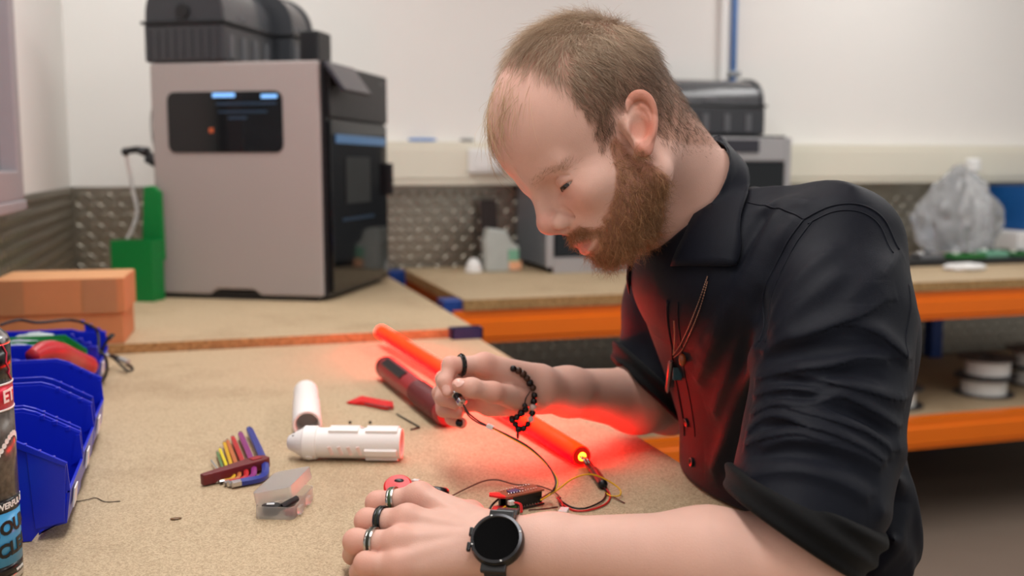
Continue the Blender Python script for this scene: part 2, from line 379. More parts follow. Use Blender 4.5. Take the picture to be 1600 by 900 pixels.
# ================================================================== 3D printers
pr_grey = mat('printer_warm_grey', (160, 153, 150), 0.45, var=0.015, vscale=8)
pr_black = mat('printer_black', (22, 23, 26), 0.38, var=0.05)
pr_dark = mat('printer_dark_grey', (52, 54, 58), 0.42, var=0.04)
pr_glass = mat('printer_tinted_glass', (10, 14, 18), 0.06, var=0.1, vscale=3, spec=0.6)
pr_smoke = mat('smoked_cover', (96, 98, 102), 0.2, var=0.08, trans=0.35, spec=0.6)
pr_tub = mat('smoked_tub', (58, 60, 64), 0.3, var=0.05)
led_blue = mat('printer_led', (120, 170, 220), 0.3, emit=(110, 170, 235), estr=1.1)
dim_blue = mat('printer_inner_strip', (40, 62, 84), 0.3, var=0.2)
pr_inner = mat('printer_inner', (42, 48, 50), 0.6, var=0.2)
screen_m = mat('printer_screen', (52, 52, 60), 0.2)
def ams(name, L_, D_, hb, hd, M, label, group=None):
    """filament box: tub with ribs, domed smoked cover, rim and four spools inside; local x = long side, y = depth, z up"""
    r = empty(name, M=M, label=label, cat='filament box')
    b = MB(); b.box((L_ / 2, D_ / 2, hb / 2), (L_, D_, hb), ch=0.008); b.build('tub', pr_tub, r)
    for k in range(9):
        MB().box((-0.0015, (k + 0.7) * D_ / 9.4, hb * 0.47), (0.004, 0.006, hb * 0.72)).build('rib', pr_dark, r)
    for k in range(4):
        MB().box(((k + 0.6) * L_ / 4.4, -0.0015, hb * 0.42), (0.022, 0.004, hb * 0.62), ch=0.0015).build('window_strip', pr_grey2, r)
    b = MB(); b.box((L_ / 2, D_ / 2, hb + 0.003), (L_ + 0.012, D_ + 0.012, 0.008), ch=0.003); b.build('rim', pr_black, r)
    prof = [(D_ / 2 + (D_ / 2 - 0.008) * math.cos(math.pi * k / 20), hb + 0.007 + hd * math.sin(math.pi * k / 20) ** 0.8) for k in range(21)]
    b = MB(); b.prism(prof, 0.010, L_ - 0.010, axis=0); b.build('cover', pr_smoke, r, smooth=40)
    for x in (0.004, L_ - 0.016):
        prof2 = [(D_ / 2 + (D_ / 2 - 0.003) * math.cos(math.pi * k / 20), hb + 0.007 + (hd + 0.006) * math.sin(math.pi * k / 20) ** 0.8) for k in range(21)]
        b = MB(); b.prism(prof2, x, x + 0.012, axis=0); b.build('cover_end', pr_dark, r, smooth=40)
    MB().lathe([(0.0, 0), (0.018, 0.0), (0.018, 0.006), (0.0, 0.006)], 20, Matrix.Translation((0.003, D_ * 0.5, hb + 0.03)) @ Matrix.Rotation(-math.pi / 2, 4, 'Y')).build('hub', pr_black, r)
    MB().box((L_ * 0.42, 0.012, hb + 0.022), (0.05, 0.012, 0.012), ch=0.002).build('latch', pr_grey2, r)
    return r
pr_grey2 = mat('smoked_light_strip', (92, 94, 98), 0.35)
tan_sp = mat('spool_orange', (190, 92, 50), 0.5)

ZR = T + 0.018
Cn = ph(505, 472, 0.018); Lb = ph(248, 465, 0.018)
sd = (Lb - Cn); sd.z = 0; SL = sd.length * 1.0; sd.normalize(); fd = Vector((-sd.y, sd.x, 0)); fd = fd if fd.y > 0 else -fd
FL, PH_ = 0.49, 0.592
PM = Matrix(((sd.x, fd.x, 0, Cn.x), (sd.y, fd.y, 0, Cn.y), (0, 0, 1, ZR), (0, 0, 0, 1)))    # x: along the side to the back, y: along the front away from us
pr = empty('printer_large', M=PM, label='large warm grey enclosed 3D printer with a tinted glass door', cat='3D printer')
pr.name = 'enclosed_printer'; ROOTM[pr.name] = PM
# side panel with rounded vertical edge at the front and a foot recess
b = MB(); poly = [(0.0, 0.012)] + [(0.165 * SL / 0.45, 0.012), (0.185 * SL / 0.45, 0.026), (0.285 * SL / 0.45, 0.026), (0.305 * SL / 0.45, 0.012)] + [(SL, 0.012), (SL, PH_), (0.0, PH_)]
b.prism(poly, 0.0, 0.018, axis=1); b.build('side_panel', pr_grey, pr, bevel=0.006)
b = MB(); b.prism(poly, FL - 0.018, FL, axis=1); b.build('side_panel', pr_grey, pr, bevel=0.006)
MB().box((SL - 0.01, FL / 2, PH_ / 2 + 0.006), (0.018, FL - 0.038, PH_ - 0.014)).build('back_panel', pr_grey, pr)
MB().box((SL / 2, FL / 2, 0.011), (SL - 0.03, FL - 0.01, 0.020)).build('base', pr_black, pr)
MB().box((SL / 2 - 0.01, FL / 2, 0.05), (SL - 0.07, FL - 0.04, 0.05)).build('floor_tray', pr_black, pr)
MB().box((SL / 2, FL / 2, PH_ - 0.012), (SL - 0.01, FL - 0.04, 0.026)).build('top_panel', pr_black, pr)
# side window
b = MB(); b.prism(rrect(0.325 * SL / 0.473, 0.150, 0.02, cx=0.262 * SL / 0.473, cy=0.445), -0.0025, 0.0005, axis=1); sw = b.build('side_window', pr_glass, pr)
for (cx, cz, ww, hh, mm) in ((0.262, 0.511, 0.06, 0.010, led_blue), (0.135, 0.507, 0.042, 0.009, led_blue), (0.2, 0.49, 0.16, 0.006, dim_blue), (0.21, 0.47, 0.13, 0.005, dim_blue), (0.225, 0.455, 0.05, 0.006, dim_blue), (0.30, 0.425, 0.012, 0.012, tan_sp)):
    MB().box((cx * SL / 0.473, -0.003, cz), (ww, 0.001, hh), ch=0.0004).build('inner_lamp', mm, sw)
# front: black frame, glass door with handle, top fascia, screen
fr = MB(); fr.box((-0.004, FL / 2, PH_ / 2 + 0.004), (0.010, FL - 0.03, PH_ - 0.012)); fr.build('front_frame', pr_black, pr)
dr = MB().box((-0.014, FL / 2 + 0.004, 0.235), (0.008, FL - 0.052, 0.43), ch=0.003).build('door', pr_glass, pr)
MB().box((-0.0195, FL * 0.52, 0.405), (0.0015, FL - 0.10, 0.022)).build('door_reflection', mat('door_reflection_glow', (60, 90, 120), 0.3, emit=(70, 110, 150), estr=0.5), dr)  # bluish reflection across the top of the door glass, painted as a faintly glowing strip
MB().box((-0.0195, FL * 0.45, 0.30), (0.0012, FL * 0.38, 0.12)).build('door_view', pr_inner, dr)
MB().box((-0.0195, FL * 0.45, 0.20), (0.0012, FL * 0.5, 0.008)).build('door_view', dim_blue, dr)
MB().box((-0.026, FL - 0.03, 0.30), (0.022, 0.018, 0.09), ch=0.004).build('handle', pr_black, dr)
MB().box((-0.014, FL / 2 + 0.004, 0.522), (0.010, FL - 0.04, 0.132), ch=0.004).build('fascia', pr_black, pr)
MB().box((0, 0, 0), (0.010, 0.20, 0.085), Matrix.Translation((-0.045, 0.085, 0.552)) @ Matrix.Rotation(0.62, 4, 'Y'), ch=0.003).build('screen', screen_m, pr)
MB().box((-0.03, 0.135, 0.548), (0.03, 0.05, 0.02)).build('screen_hinge', pr_black, pr)
for x in (0.04, SL - 0.04):
    for y in (0.04, FL - 0.04):
        MB().lathe([(0.018, -0.0), (0.02, 0.003), (0.02, 0.012)], 16, Matrix.Translation((x, y, 0))).build('foot', pr_black, pr)
for k in range(3):
    MB().box((-0.0193, FL - 0.055 - 0.012 * k, 0.566), (0.0008, 0.007, 0.007)).build('logo_mark', pr_grey2, pr)
AM = PM @ Matrix.Translation((0.0, 0.0, PH_ + 0.002))
RZ = Matrix(((0, 1, 0, 0), (1, 0, 0, 0), (0, 0, 1, 0), (0, 0, 0, 1)))
def ams_frame(x, y, z=0.0):   # near corner (x along the printer side, y along its front); long side runs along y
    o = AM @ Vector((x, y, z)); u = PM.to_3x3() @ Vector((0, 1, 0)); v = PM.to_3x3() @ Vector((1, 0, 0))
    return Matrix(((u.x, v.x, 0, o.x), (u.y, v.y, 0, o.y), (0, 0, 1, o.z), (0, 0, 0, 1)))
ams('filament_box', 0.30, 0.215, 0.094, 0.112, ams_frame(0.245, 0.0), 'smoked filament box with domed cover on the large printer, nearest one')
ams('filament_box', 0.16, 0.235, 0.098, 0.115, ams_frame(0.20, 0.322), 'second domed filament box behind the first on the large printer')
MB().box((0.045, 0.10, PH_ + 0.040), (0.050, 0.09, 0.078), PM, ch=0.006).build('buffer_box', pr_black, label='small black box on the printer top beside the filament boxes', cat='box')
# spool holder arm at the back of the printer with a white tube into the green chute
arm = empty('filament_bracket', PM @ Vector((SL, 0.0, 0.36)), label='black plastic arm sticking out behind the large printer', cat='bracket')
a0 = pd(268, 265, 2.62); a1 = pd(232, 246, 2.62); a2 = pd(196, 236, 2.62)
MB().tube([a0, a0.lerp(a1, 0.5), a1], [0.015, 0.024, 0.022], 10, flat=0.7).build('bracket', pr_black, arm, True, world=True)
MB().tube([a1 + Vector((0, 0, 0.012)), a1.lerp(a2, 0.5) + Vector((0, 0, 0.012)), a2], [0.014, 0.009, 0.008], 8).build('nozzle', pr_black, arm, True, world=True)
MB().ball(a2 - Vector((0, 0, 0.002)), 0.011, 10).build('tip', pr_black, arm, True, world=True)
tube_m = mat('white_tube', (226, 226, 226), 0.35)
MB().tube(bez([a2, pd(206, 290, 2.66), pd(214, 330, 2.68), pd(207, 358, 2.69), pd(196, 378, 2.70)]), 0.0045, 8).build('filament_tube', tube_m, smooth=True, label='white plastic tube curving down into the green bin', cat='tube')
cable_m = mat('black_cable', (20, 20, 22), 0.45)
MB().tube(bez([pd(241, 150, 2.68), pd(236, 185, 2.72), pd(238, 215, 2.72), pd(243, 240, 2.70)]), 0.0016, 6).build('loose_wire', cable_m, smooth=True, label='thin dark wire hanging behind the printer side', cat='wire')
# green printed waste bin with a tall back chute
green_m = mat('green_print', (0, 122, 54), 0.42, var=0.04, bump=0.15, bscale=400)
gx = ph(240, 472, 0.018)
u = sd; v = fd; GW = 0.112; gd = 0.055; gh = 0.152
GM = Matrix(((u.x, v.x, 0, gx.x), (u.y, v.y, 0, gx.y), (0, 0, 1, ZR), (0, 0, 0, 1)))
g = empty('waste_bin', M=GM, label='bright green printed waste bin behind the large printer', cat='bin')
b = MB()
for c, s in (((GW / 2, 0.002, gh / 2), (GW, 0.004, gh)), ((GW / 2, gd - 0.002, gh / 2), (GW, 0.004, gh)), ((0.002, gd / 2, gh / 2), (0.004, gd - 0.008, gh)), ((GW - 0.002, gd / 2, gh / 2), (0.004, gd - 0.008, gh)), ((GW / 2, gd / 2, 0.003), (GW - 0.008, gd - 0.008, 0.006))):
    b.box(c, s)
b.build('bin_body', green_m, g)
b = MB(); b.prism([(0.000, 0.10), (0.062, 0.10), (0.048, 0.285), (0.024, 0.288), (0.002, 0.272)], gd + 0.0005, gd + 0.014, axis=1); b.build('chute', green_m, g, bevel=0.003)
# cardboard box: lid over a body
card = mat('cardboard', (188, 126, 82), 0.8, var=0.10, vscale=25, bump=0.1, bscale=120)
card_d = mat('cardboard_edge', (206, 150, 104), 0.8, var=0.08, vscale=25)
tape_m = mat('packing_tape', (170, 122, 84), 0.35, var=0.05)
bx = ph(200, 546, 0.0); 
BM = Matrix.Translation((-0.150, 2.062, ZR)) @ Matrix.Rotation(math.radians(-3), 4, 'Z')
cb = empty('cardboard_box', M=BM, label='brown cardboard box with overlapping lid against the left wall', cat='box')
MB().box((-0.112, 0.085, 0.033), (0.222, 0.168, 0.066), ch=0.002).build('box_body', card, cb)
MB().box((-0.112, 0.085, 0.093), (0.232, 0.176, 0.066), ch=0.002).build('lid', card, cb)
MB().box((-0.112, 0.085, 0.1262), (0.228, 0.172, 0.0012)).build('top_flap', card_d, cb)
MB().box((-0.040, -0.0042, 0.093), (0.06, 0.0012, 0.064)).build('tape', tape_m, cb)
MB().box((-0.198, -0.0042, 0.093), (0.05, 0.0012, 0.064)).build('tape', tape_m, cb)

# ---- the two printers on the back bench
silver = mat('printer_silver', (168, 168, 170), 0.4, metal=0.3, var=0.02)
side_g = mat('printer_side_grey', (112, 118, 124), 0.4, metal=0.2, var=0.02)
def small_printer(x, y, label):
    r = empty('small_printer', (x, y, T + 0.001), label=label, cat='3D printer')
    W, D, H = 0.389, 0.33, 0.452
    MB().box((W / 2, D / 2, H / 2 + 0.01), (W, D, H - 0.02), ch=0.006).build('body', side_g, r)
    for nm, c, s in (('front_frame', (0.012, -0.006, H / 2 + 0.01), (0.024, 0.014, H - 0.02)), ('front_frame', (W - 0.012, -0.006, H / 2 + 0.01), (0.024, 0.014, H - 0.02)), ('front_frame', (W / 2, -0.006, 0.026), (W - 0.049, 0.014, 0.052)), ('front_frame', (W / 2, -0.006, H - 0.04), (W - 0.049, 0.014, 0.08))):
        MB().box(c, s, ch=0.002).build(nm, silver, r)
    d = MB().box((W / 2, -0.010, 0.21), (W - 0.056, 0.012, 0.312), ch=0.003).build('door', pr_glass, r)
    MB().box((W - 0.05, -0.02, 0.22), (0.012, 0.012, 0.06), ch=0.003).build('handle', pr_black, d)
    MB().box((W * 0.5, -0.016, H - 0.03), (0.13, 0.006, 0.045), ch=0.002).build('screen', screen_m, r)
    MB().box((-0.0015, D * 0.35, 0.34), (0.004, 0.02, 0.05), ch=0.001).build('side_grip', pr_black, r)
    MB().box((W / 2, D / 2, H + 0.003), (W - 0.02, D - 0.02, 0.010), ch=0.003).build('top_glass', pr_glass, r)
    for fx in (0.03, W - 0.03):
        for fy in (0.03, D - 0.03): MB().lathe([(0.014, 0), (0.016, 0.004), (0.016, 0.02)], 12, Matrix.Translation((fx, fy, 0))).build('foot', pr_black, r)
    return r
small_printer(1.083, 3.205, 'grey desktop printer behind the man\'s face, dark glass door')
small_printer(1.60, 3.205, 'grey desktop printer behind the man\'s neck carrying a filament box')
ams('filament_box', 0.365, 0.26, 0.098, 0.092, Matrix.Translation((1.545, 3.24, T + 0.463)), 'dark filament box on the small printer behind the neck')
# ================================================================== implicit surfaces -> meshes (for the figure and his clothes)
f32 = np.float32
def A_(p): return np.array(p, dtype=f32)
def smin(a, b, k):
    h = np.maximum(k - np.abs(a - b), 0) / k
    return np.minimum(a, b) - h * h * k * f32(0.25)
def smax(a, b, k): return -smin(-a, -b, k)
def cone(P, a, b, r1, r2):
    a = A_(a); b = A_(b); ba = b - a; L2 = max(float(ba @ ba), 1e-12)
    t = np.clip((P - a) @ ba / f32(L2), 0, 1)
    q = P - a - t[:, None] * ba
    return np.sqrt((q * q).sum(1)) - (f32(r1) + f32(r2 - r1) * t)
def ell(P, c, r):
    q = P - A_(c); r = A_(r)
    k0 = np.sqrt(((q / r) ** 2).sum(1)); k1 = np.sqrt(((q / (r * r)) ** 2).sum(1)) + f32(1e-6)
    return k0 * (k0 - 1) / k1
def sph(P, c, r):
    q = P - A_(c); return np.sqrt((q * q).sum(1)) - f32(r)
def chain(P, pts, rs, k=0.006):
    d = None
    for i in range(len(pts) - 1):
        e = cone(P, pts[i], pts[i + 1], rs[i], rs[i + 1]); d = e if d is None else smin(d, e, k)
    return d
def polydist(P, pts):
    best = None
    for i in range(len(pts) - 1):
        e = cone(P, pts[i], pts[i + 1], 0, 0); best = e if best is None else np.minimum(best, e)
    return best
from concurrent.futures import ThreadPoolExecutor
POOL = ThreadPoolExecutor(4)
class Field:
    """groups of primitives with bounding boxes; evaluated only where near"""
    def __init__(s): s.g = []; s.mods = []
    def add(s, fn, pts, rad, k=0.01):
        p = np.array([list(q) for q in pts], dtype=f32); s.g.append((p.min(0) - rad, p.max(0) + rad, fn, k)); return s
    def mod(s, fn, pts, rad):      # additive displacement / carving applied afterwards: fn(P, d) -> d
        p = np.array([list(q) for q in pts], dtype=f32); s.mods.append((p.min(0) - rad, p.max(0) + rad, fn)); return s
    def __call__(s, P, margin=0.03):
        P = np.asarray(P, dtype=f32); d = np.full(len(P), f32(1.0))
        for lo, hi, fn, k in s.g:
            m = ((P > lo - margin) & (P < hi + margin)).all(1)
            if m.any(): d[m] = smin(d[m], fn(P[m]), f32(k))
        for lo, hi, fn in s.mods:
            m = ((P > lo) & (P < hi)).all(1)
            if m.any(): d[m] = fn(P[m], d[m])
        return d
    def bounds(s):
        return np.min([g[0] for g in s.g], 0), np.max([g[1] for g in s.g], 0)
    def normal(s, P, e=0.0012):
        P = np.asarray(P, dtype=f32)
        if len(P) > 30000:
            return np.concatenate(list(POOL.map(lambda q: s.normal(q, e), np.array_split(P, 16))))
        n = np.zeros_like(P)
        for v in ((1, -1, -1), (-1, -1, 1), (-1, 1, -1), (1, 1, 1)):
            v = np.array(v, f32); n += v[None] * s(P + v * f32(e))[:, None]
        return n / (np.linalg.norm(n, axis=1, keepdims=True) + 1e-9)
    def project(s, P, it=6):
        P = np.asarray(P, dtype=f32).copy()
        for _ in range(it): P -= s.normal(P) * s(P)[:, None] * f32(0.9)
        return P
def hit(field, px, py, d0=0.75, d1=1.6):      # where the sight line through a pixel meets the surface
    r = ray(px, py); ts = np.linspace(d0, d1, 500)
    P = np.array([list(cam_pos)], f32) + ts[:, None].astype(f32) * np.array([list(r)], f32)
    v = field(P); i = int(np.argmax(v < 0)) if (v < 0).any() else int(np.argmin(v))
    t = ts[i]
    if i > 0 and v[i] < 0: t = ts[i - 1] + (ts[i] - ts[i - 1]) * v[i - 1] / (v[i - 1] - v[i] + 1e-9)
    return cam_pos + r * float(t)
def surface_net(field, h, lo=None, hi=None, B=12):
    l0, h0 = field.bounds(); lo = np.array(l0 if lo is None else lo, dtype=np.float64); hi = np.array(h0 if hi is None else hi, dtype=np.float64)
    lo = lo - 2 * h; nb = np.ceil((hi + 2 * h - lo) / (B * h)).astype(int)
    ii = np.stack(np.meshgrid(*[np.arange(n) for n in nb], indexing='ij'), -1).reshape(-1, 3)
    cen = lo + (ii + 0.5) * B * h
    dc = field(cen, margin=B * h * 1.8 + 0.03)
    ii = ii[np.abs(dc) < B * h * 1.45]
    g = np.stack(np.meshgrid(*[np.arange(B + 1)] * 3, indexing='ij'), -1).reshape(-1, 3)
    NX = nb * B + 1
    n1 = B + 1; verts = []; cid = []; quads = []
    cells = np.stack(np.meshgrid(*[np.arange(B)] * 3, indexing='ij'), -1).reshape(-1, 3)
    corner = [(i, j, k) for i in (0, 1) for j in (0, 1) for k in (0, 1)]
    edges = [(a, b) for a in range(8) for b in range(a + 1, 8) if sum(x != y for x, y in zip(corner[a], corner[b])) == 1]
    def gid(c): return (c[..., 0] * NX[1] + c[..., 1]) * NX[2] + c[..., 2]
    def work(blk):
        verts = []; cid = []; quads = []
        G = blk[:, None, :] * B + g[None]
        D = field((lo + G.reshape(-1, 3) * h)).reshape(len(blk), n1, n1, n1)
        ins = D < 0
        C8 = np.stack([D[:, c[0]:c[0] + B, c[1]:c[1] + B, c[2]:c[2] + B] for c in corner], -1)
        neg = (C8 < 0).sum(-1); act = np.argwhere((neg > 0) & (neg < 8))
        if len(act) == 0: return verts, cid, quads
        V = C8[act[:, 0], act[:, 1], act[:, 2], act[:, 3]]
        acc = np.zeros((len(act), 3)); cnt = np.zeros(len(act))
        for a, b in edges:
            va, vb = V[:, a], V[:, b]; m = (va < 0) != (vb < 0)
            t = np.where(m, va / np.where(m, va - vb, 1), 0)
            p = np.array(corner[a]) + t[:, None] * (np.array(corner[b]) - np.array(corner[a]))
            acc += np.where(m[:, None], p, 0); cnt += m
        cell = blk[act[:, 0]] * B + act[:, 1:]
        verts.append(lo + (cell + acc / cnt[:, None]) * h); cid.append(gid(cell))
        for ax in range(3):     # edges that change sign, owned by this block
            sl0 = [slice(None), slice(0, B), slice(0, B), slice(0, B)]; sl1 = list(sl0); sl1[ax + 1] = slice(1, B + 1)
            a_, b_ = ins[tuple(sl0)], ins[tuple(sl1)]
            e = np.argwhere(a_ != b_)
            if len(e) == 0: continue
            c = blk[e[:, 0]] * B + e[:, 1:]; u, v = [(1, 2), (2, 0), (0, 1)][ax]
            du = np.zeros(3, int); du[u] = 1; dv = np.zeros(3, int); dv[v] = 1
            q = np.stack([gid(c - du - dv), gid(c - dv), gid(c), gid(c - du)], 1)
            fl = ~a_[tuple(e.T)]; q[fl] = q[fl][:, ::-1]; quads.append(q)
        return verts, cid, quads
    ii = ii[np.lexsort((ii[:, 2] // 3, ii[:, 1] // 3, ii[:, 0] // 3))]
    for a_, b_, c_ in POOL.map(work, [ii[s:s + 60] for s in range(0, len(ii), 60)]): verts += a_; cid += b_; quads += c_
    verts = np.concatenate(verts); cid = np.concatenate(cid); quads = np.concatenate(quads)
    o = np.argsort(cid); sc = cid[o]; pos = np.searchsorted(sc, quads); pos = np.clip(pos, 0, len(sc) - 1)
    ok = (sc[pos] == quads).all(1); F = o[pos[ok]]
    return verts, F
def relax(verts, F, field, it=2, back=1.0):     # smooth along the surface, then settle back on it
    n = len(verts); E = np.concatenate([F[:, [0, 1]], F[:, [1, 2]], F[:, [2, 3]], F[:, [3, 0]]])
    for _ in range(it):
        acc = np.zeros((n, 3)); c = np.bincount(E.ravel(), minlength=n)
        for k in range(3):
            acc[:, k] = np.bincount(E[:, 0], verts[E[:, 1], k], n) + np.bincount(E[:, 1], verts[E[:, 0], k], n)
        verts = 0.4 * verts + 0.6 * acc / np.maximum(c, 1)[:, None]
    d = field(verts); nn = field.normal(verts)
    return verts - nn * (back * np.clip(d, -0.002, 0.002))[:, None]
def np_mesh(name, verts, F):
    me = bpy.data.meshes.new(name); n, m = len(verts), len(F)
    me.vertices.add(n); me.vertices.foreach_set('co', np.asarray(verts, f32).ravel())
    me.loops.add(m * F.shape[1]); me.loops.foreach_set('vertex_index', F.astype(np.int32).ravel())
    me.polygons.add(m); me.polygons.foreach_set('loop_start', np.arange(0, m * F.shape[1], F.shape[1], dtype=np.int32))
    me.polygons.foreach_set('use_smooth', np.ones(m, bool))
    me.update(); me.validate(); return me
def set_tint(me, rgb):
    a = me.color_attributes.new('tint', 'FLOAT_COLOR', 'POINT')
    a.data.foreach_set('color', np.concatenate([np.asarray(rgb, f32), np.ones((len(rgb), 1), f32)], 1).ravel())
def sstep(a, b, x): t = np.clip((x - a) / (b - a), 0, 1); return t * t * (3 - 2 * t)
# ================================================================== the man
person_root = pd(1200, 700, 1.15); 
# ---- head frame (x forward, y his left, z up; origin between the ears)
_pit, _yaw, _D = math.radians(36), math.radians(13), 1.035
_f = -RGT * math.cos(_pit) - UPV * math.sin(_pit); _u = _f.cross(-FWD)
_f2 = _f * math.cos(_yaw) - FWD * math.sin(_yaw); _y2 = _u.cross(_f2)
HR = np.array([list(_f2), list(_y2), list(_u)], dtype=f32)        # rows: axes
HT = pd(984, 207, _D - 0.07) - _y2 * 0.071
HTn = np.array(list(HT), f32)
def h2w(p): return HT + _f2 * p[0] + _y2 * p[1] + _u * p[2]
def w2h(P): return (np.asarray(P, f32) - HTn) @ HR.T
def mir(P): Q = P.copy(); Q[:, 1] = np.abs(Q[:, 1]); return Q
EAR_UP = Vector((-0.50, 0, 0.866)).normalized(); _ef = Vector((0.866, 0, 0.50))
_fl = math.radians(24); EAR_F = (_ef * math.cos(_fl) - Vector((0, 1, 0)) * math.sin(_fl)).normalized(); EAR_N = EAR_UP.cross(EAR_F).normalized()
if EAR_N.y < 0: EAR_N = -EAR_N
EARC = A_((-0.0135, 0.0775, 0.001)); EARM = np.array([list(EAR_F), list(EAR_UP), list(EAR_N)], f32)
def ear(S):
    E = (S - EARC) @ EARM.T; x, y, z = E[:, 0], E[:, 1], E[:, 2]
    w_ = f32(0.0150) * (1 + f32(0.22) * np.clip(y / 0.03, -1, 1)); hh = f32(0.0300)
    rho = np.sqrt((x / w_) ** 2 + (y / hh) ** 2) + f32(1e-5)
    edge = (rho - 1) * f32(0.017)                                    # rough distance to the outline, in plane
    plate = np.sqrt(np.maximum(edge + 0.002, 0) ** 2 + np.maximum(np.abs(z + 0.0015) - 0.0012, 0) ** 2) - f32(0.0018)
    rim_on = sstep(-0.9, -0.35, y / hh) * np.maximum(sstep(0.75, 0.0, x / w_), sstep(0.2, 0.75, y / hh))
    rim = np.sqrt((edge + 0.0026) ** 2 + (z - 0.0030) ** 2) - f32(0.0031) * rim_on
    ax_, ay_ = x - 0.001, y + 0.002
    r2 = np.sqrt((ax_ / 0.0100) ** 2 + (ay_ / 0.0165) ** 2) + f32(1e-5)
    anti = np.sqrt(((r2 - 1) * 0.012) ** 2 + (z - 0.0012) ** 2) - f32(0.0025) * sstep(0.5, -0.2, x / 0.0098)
    d = smin(smin(plate, rim, f32(0.0014)), anti, f32(0.0016))
    lobe = ell(E, (0.0025, -0.0255, -0.0005), (0.0088, 0.0085, 0.0042)); d = smin(d, lobe, f32(0.005))
    trag = ell(E, (0.0130, -0.0035, 0.0005), (0.0036, 0.0060, 0.0036)); d = smin(d, trag, f32(0.003))
    root = cone(S, (-0.004, 0.066, 0.012), (-0.002, 0.065, -0.014), 0.006, 0.006); d = smin(d, root, f32(0.005))
    pit = ell(E, (0.0035, -0.0050, 0.0035), (0.0082, 0.0122, 0.0066)); d = smax(d, -pit, f32(0.003))
    back = np.maximum((rho - f32(0.8)) * f32(0.015), np.abs(z + f32(0.0040)) - f32(0.0012)); d = smin(d, back, f32(0.002))
    return d
def head_sdf(P):
    L = w2h(P); S = mir(L)
    d = ell(L, (-0.006, 0, 0.054), (0.089, 0.0735, 0.087))
    d = smin(d, ell(L, (0.036, 0, 0.050), (0.0585, 0.0605, 0.058)), f32(0.03))
    d = smin(d, ell(L, (0.030, 0, -0.022), (0.0530, 0.0555, 0.060)), f32(0.02))
    d = smin(d, ell(S, (0.046, 0.040, -0.021), (0.027, 0.0215, 0.019)), f32(0.014))
    d = smin(d, cone(S, (-0.004, 0.050, -0.045), (0.054, 0.014, -0.072), 0.018, 0.016), f32(0.022))
    d = smin(d, sph(L, (0.060, 0, -0.074), 0.0165), f32(0.016))
    d = smin(d, ell(L, (0.056, 0, -0.048), (0.0275, 0.031, 0.025)), f32(0.014))
    d = smin(d, cone(S, (0.0825, 0.009, 0.0185), (0.064, 0.043, 0.017), 0.0105, 0.008), f32(0.014))     # brow ridge
    # eye socket, then lids over the eyeball
    sock = ell(S, (0.0870, 0.0300, -0.0005), (0.0165, 0.0165, 0.0105)); d = smax(d, -sock, f32(0.012))
    lid = sph(S, (0.0615, 0.0335, -0.0008), 0.0142); 
    d = smin(d, lid, f32(0.0045))
    cr = [(0.0615 + 0.0146 * math.cos(el) * math.cos(az), 0.0335 + 0.0146 * math.cos(el) * math.sin(az), -0.0008 + 0.0146 * math.sin(el)) for az, el in ((-0.7, 0.40), (-0.2, 0.58), (0.35, 0.60), (0.9, 0.42), (1.3, 0.15))]
    d = smax(d, -chain(S, cr, [0.0008] * 5, 0.001), f32(0.0016))
    slit = ell(S, (0.0720, 0.0365, -0.0047), (0.0100, 0.0145, 0.0019)); d = smax(d, -slit, f32(0.0010))
    bag = cone(S, (0.0735, 0.022, -0.0125), (0.064, 0.046, -0.0120), 0.0022, 0.002); d = smin(d, bag, f32(0.007))
    # nose
    d = smin(d, cone(L, (0.0815, 0, 0.012), (0.0945, 0, -0.0190), 0.0082, 0.0100), f32(0.012))
    d = smin(d, ell(L, (0.0965, 0, -0.0235), (0.0105, 0.0105, 0.0100)), f32(0.006))
    d = smin(d, ell(S, (0.0860, 0.0132, -0.0290), (0.0112, 0.0062, 0.0082)), f32(0.0055))
    d = smin(d, cone(L, (0.0955, 0, -0.030), (0.082, 0, -0.0395), 0.005, 0.006), f32(0.005))
    d = smax(d, -ell(S, (0.0905, 0.0085, -0.0375), (0.0062, 0.0036, 0.0050)), f32(0.002))
    d = smax(d, -cone(S, (0.0815, 0.0205, -0.0215), (0.0745, 0.0215, -0.0345), 0.0016, 0.0014), f32(0.0050))   # alar groove
    # lips
    d = smin(d, chain(S, [(0.0835, 0, -0.0555), (0.0805, 0.011, -0.0548), (0.0705, 0.0245, -0.0605)], [0.0040, 0.0042, 0.0018], 0.004), f32(0.004))
    d = smin(d, chain(S, [(0.0805, 0, -0.0655), (0.0785, 0.010, -0.0650), (0.0700, 0.0235, -0.0615)], [0.0045, 0.0042, 0.0018], 0.004), f32(0.0045))
    d = smax(d, -chain(S, [(0.0885, 0, -0.0602), (0.0840, 0.013, -0.0600), (0.0735, 0.0265, -0.0612)], [0.0012, 0.0011, 0.0008], 0.002), f32(0.0022))
    d = smin(d, ear(S), f32(0.0035))
    return d
# ---- neck and trunk
NB = pd(1084, 302, 1.095)                     # base of the neck
SHL = pd(1318, 378, 0.985); SHR = pd(1078, 350, 1.31)
LAT = (SHL - SHR); LAT.normalize()
CHEST = pd(1207, 505, 1.135); WAIST = pd(1234, 780, 1.15); HIP = pd(1232, 1030, 1.16)
def neck_sdf(P):
    a = h2w((-0.034, 0, -0.005)); b = NB
    d = cone(P, a, b, 0.050, 0.051)
    d = smin(d, cone(P, h2w((-0.030, 0.036, -0.034)), NB + LAT * 0.01 - UPV * 0.02 - RGT * 0.040, 0.009, 0.011), f32(0.03))
    d = smin(d, cone(P, h2w((-0.052, 0, 0.0)), NB + RGT * 0.006 - UPV * 0.02, 0.036, 0.038), f32(0.03))
    d = smin(d, cone(P, h2w((0.030, 0, -0.066)), NB - RGT * 0.040 - UPV * 0.015, 0.022, 0.03), f32(0.03))     # throat
    return d
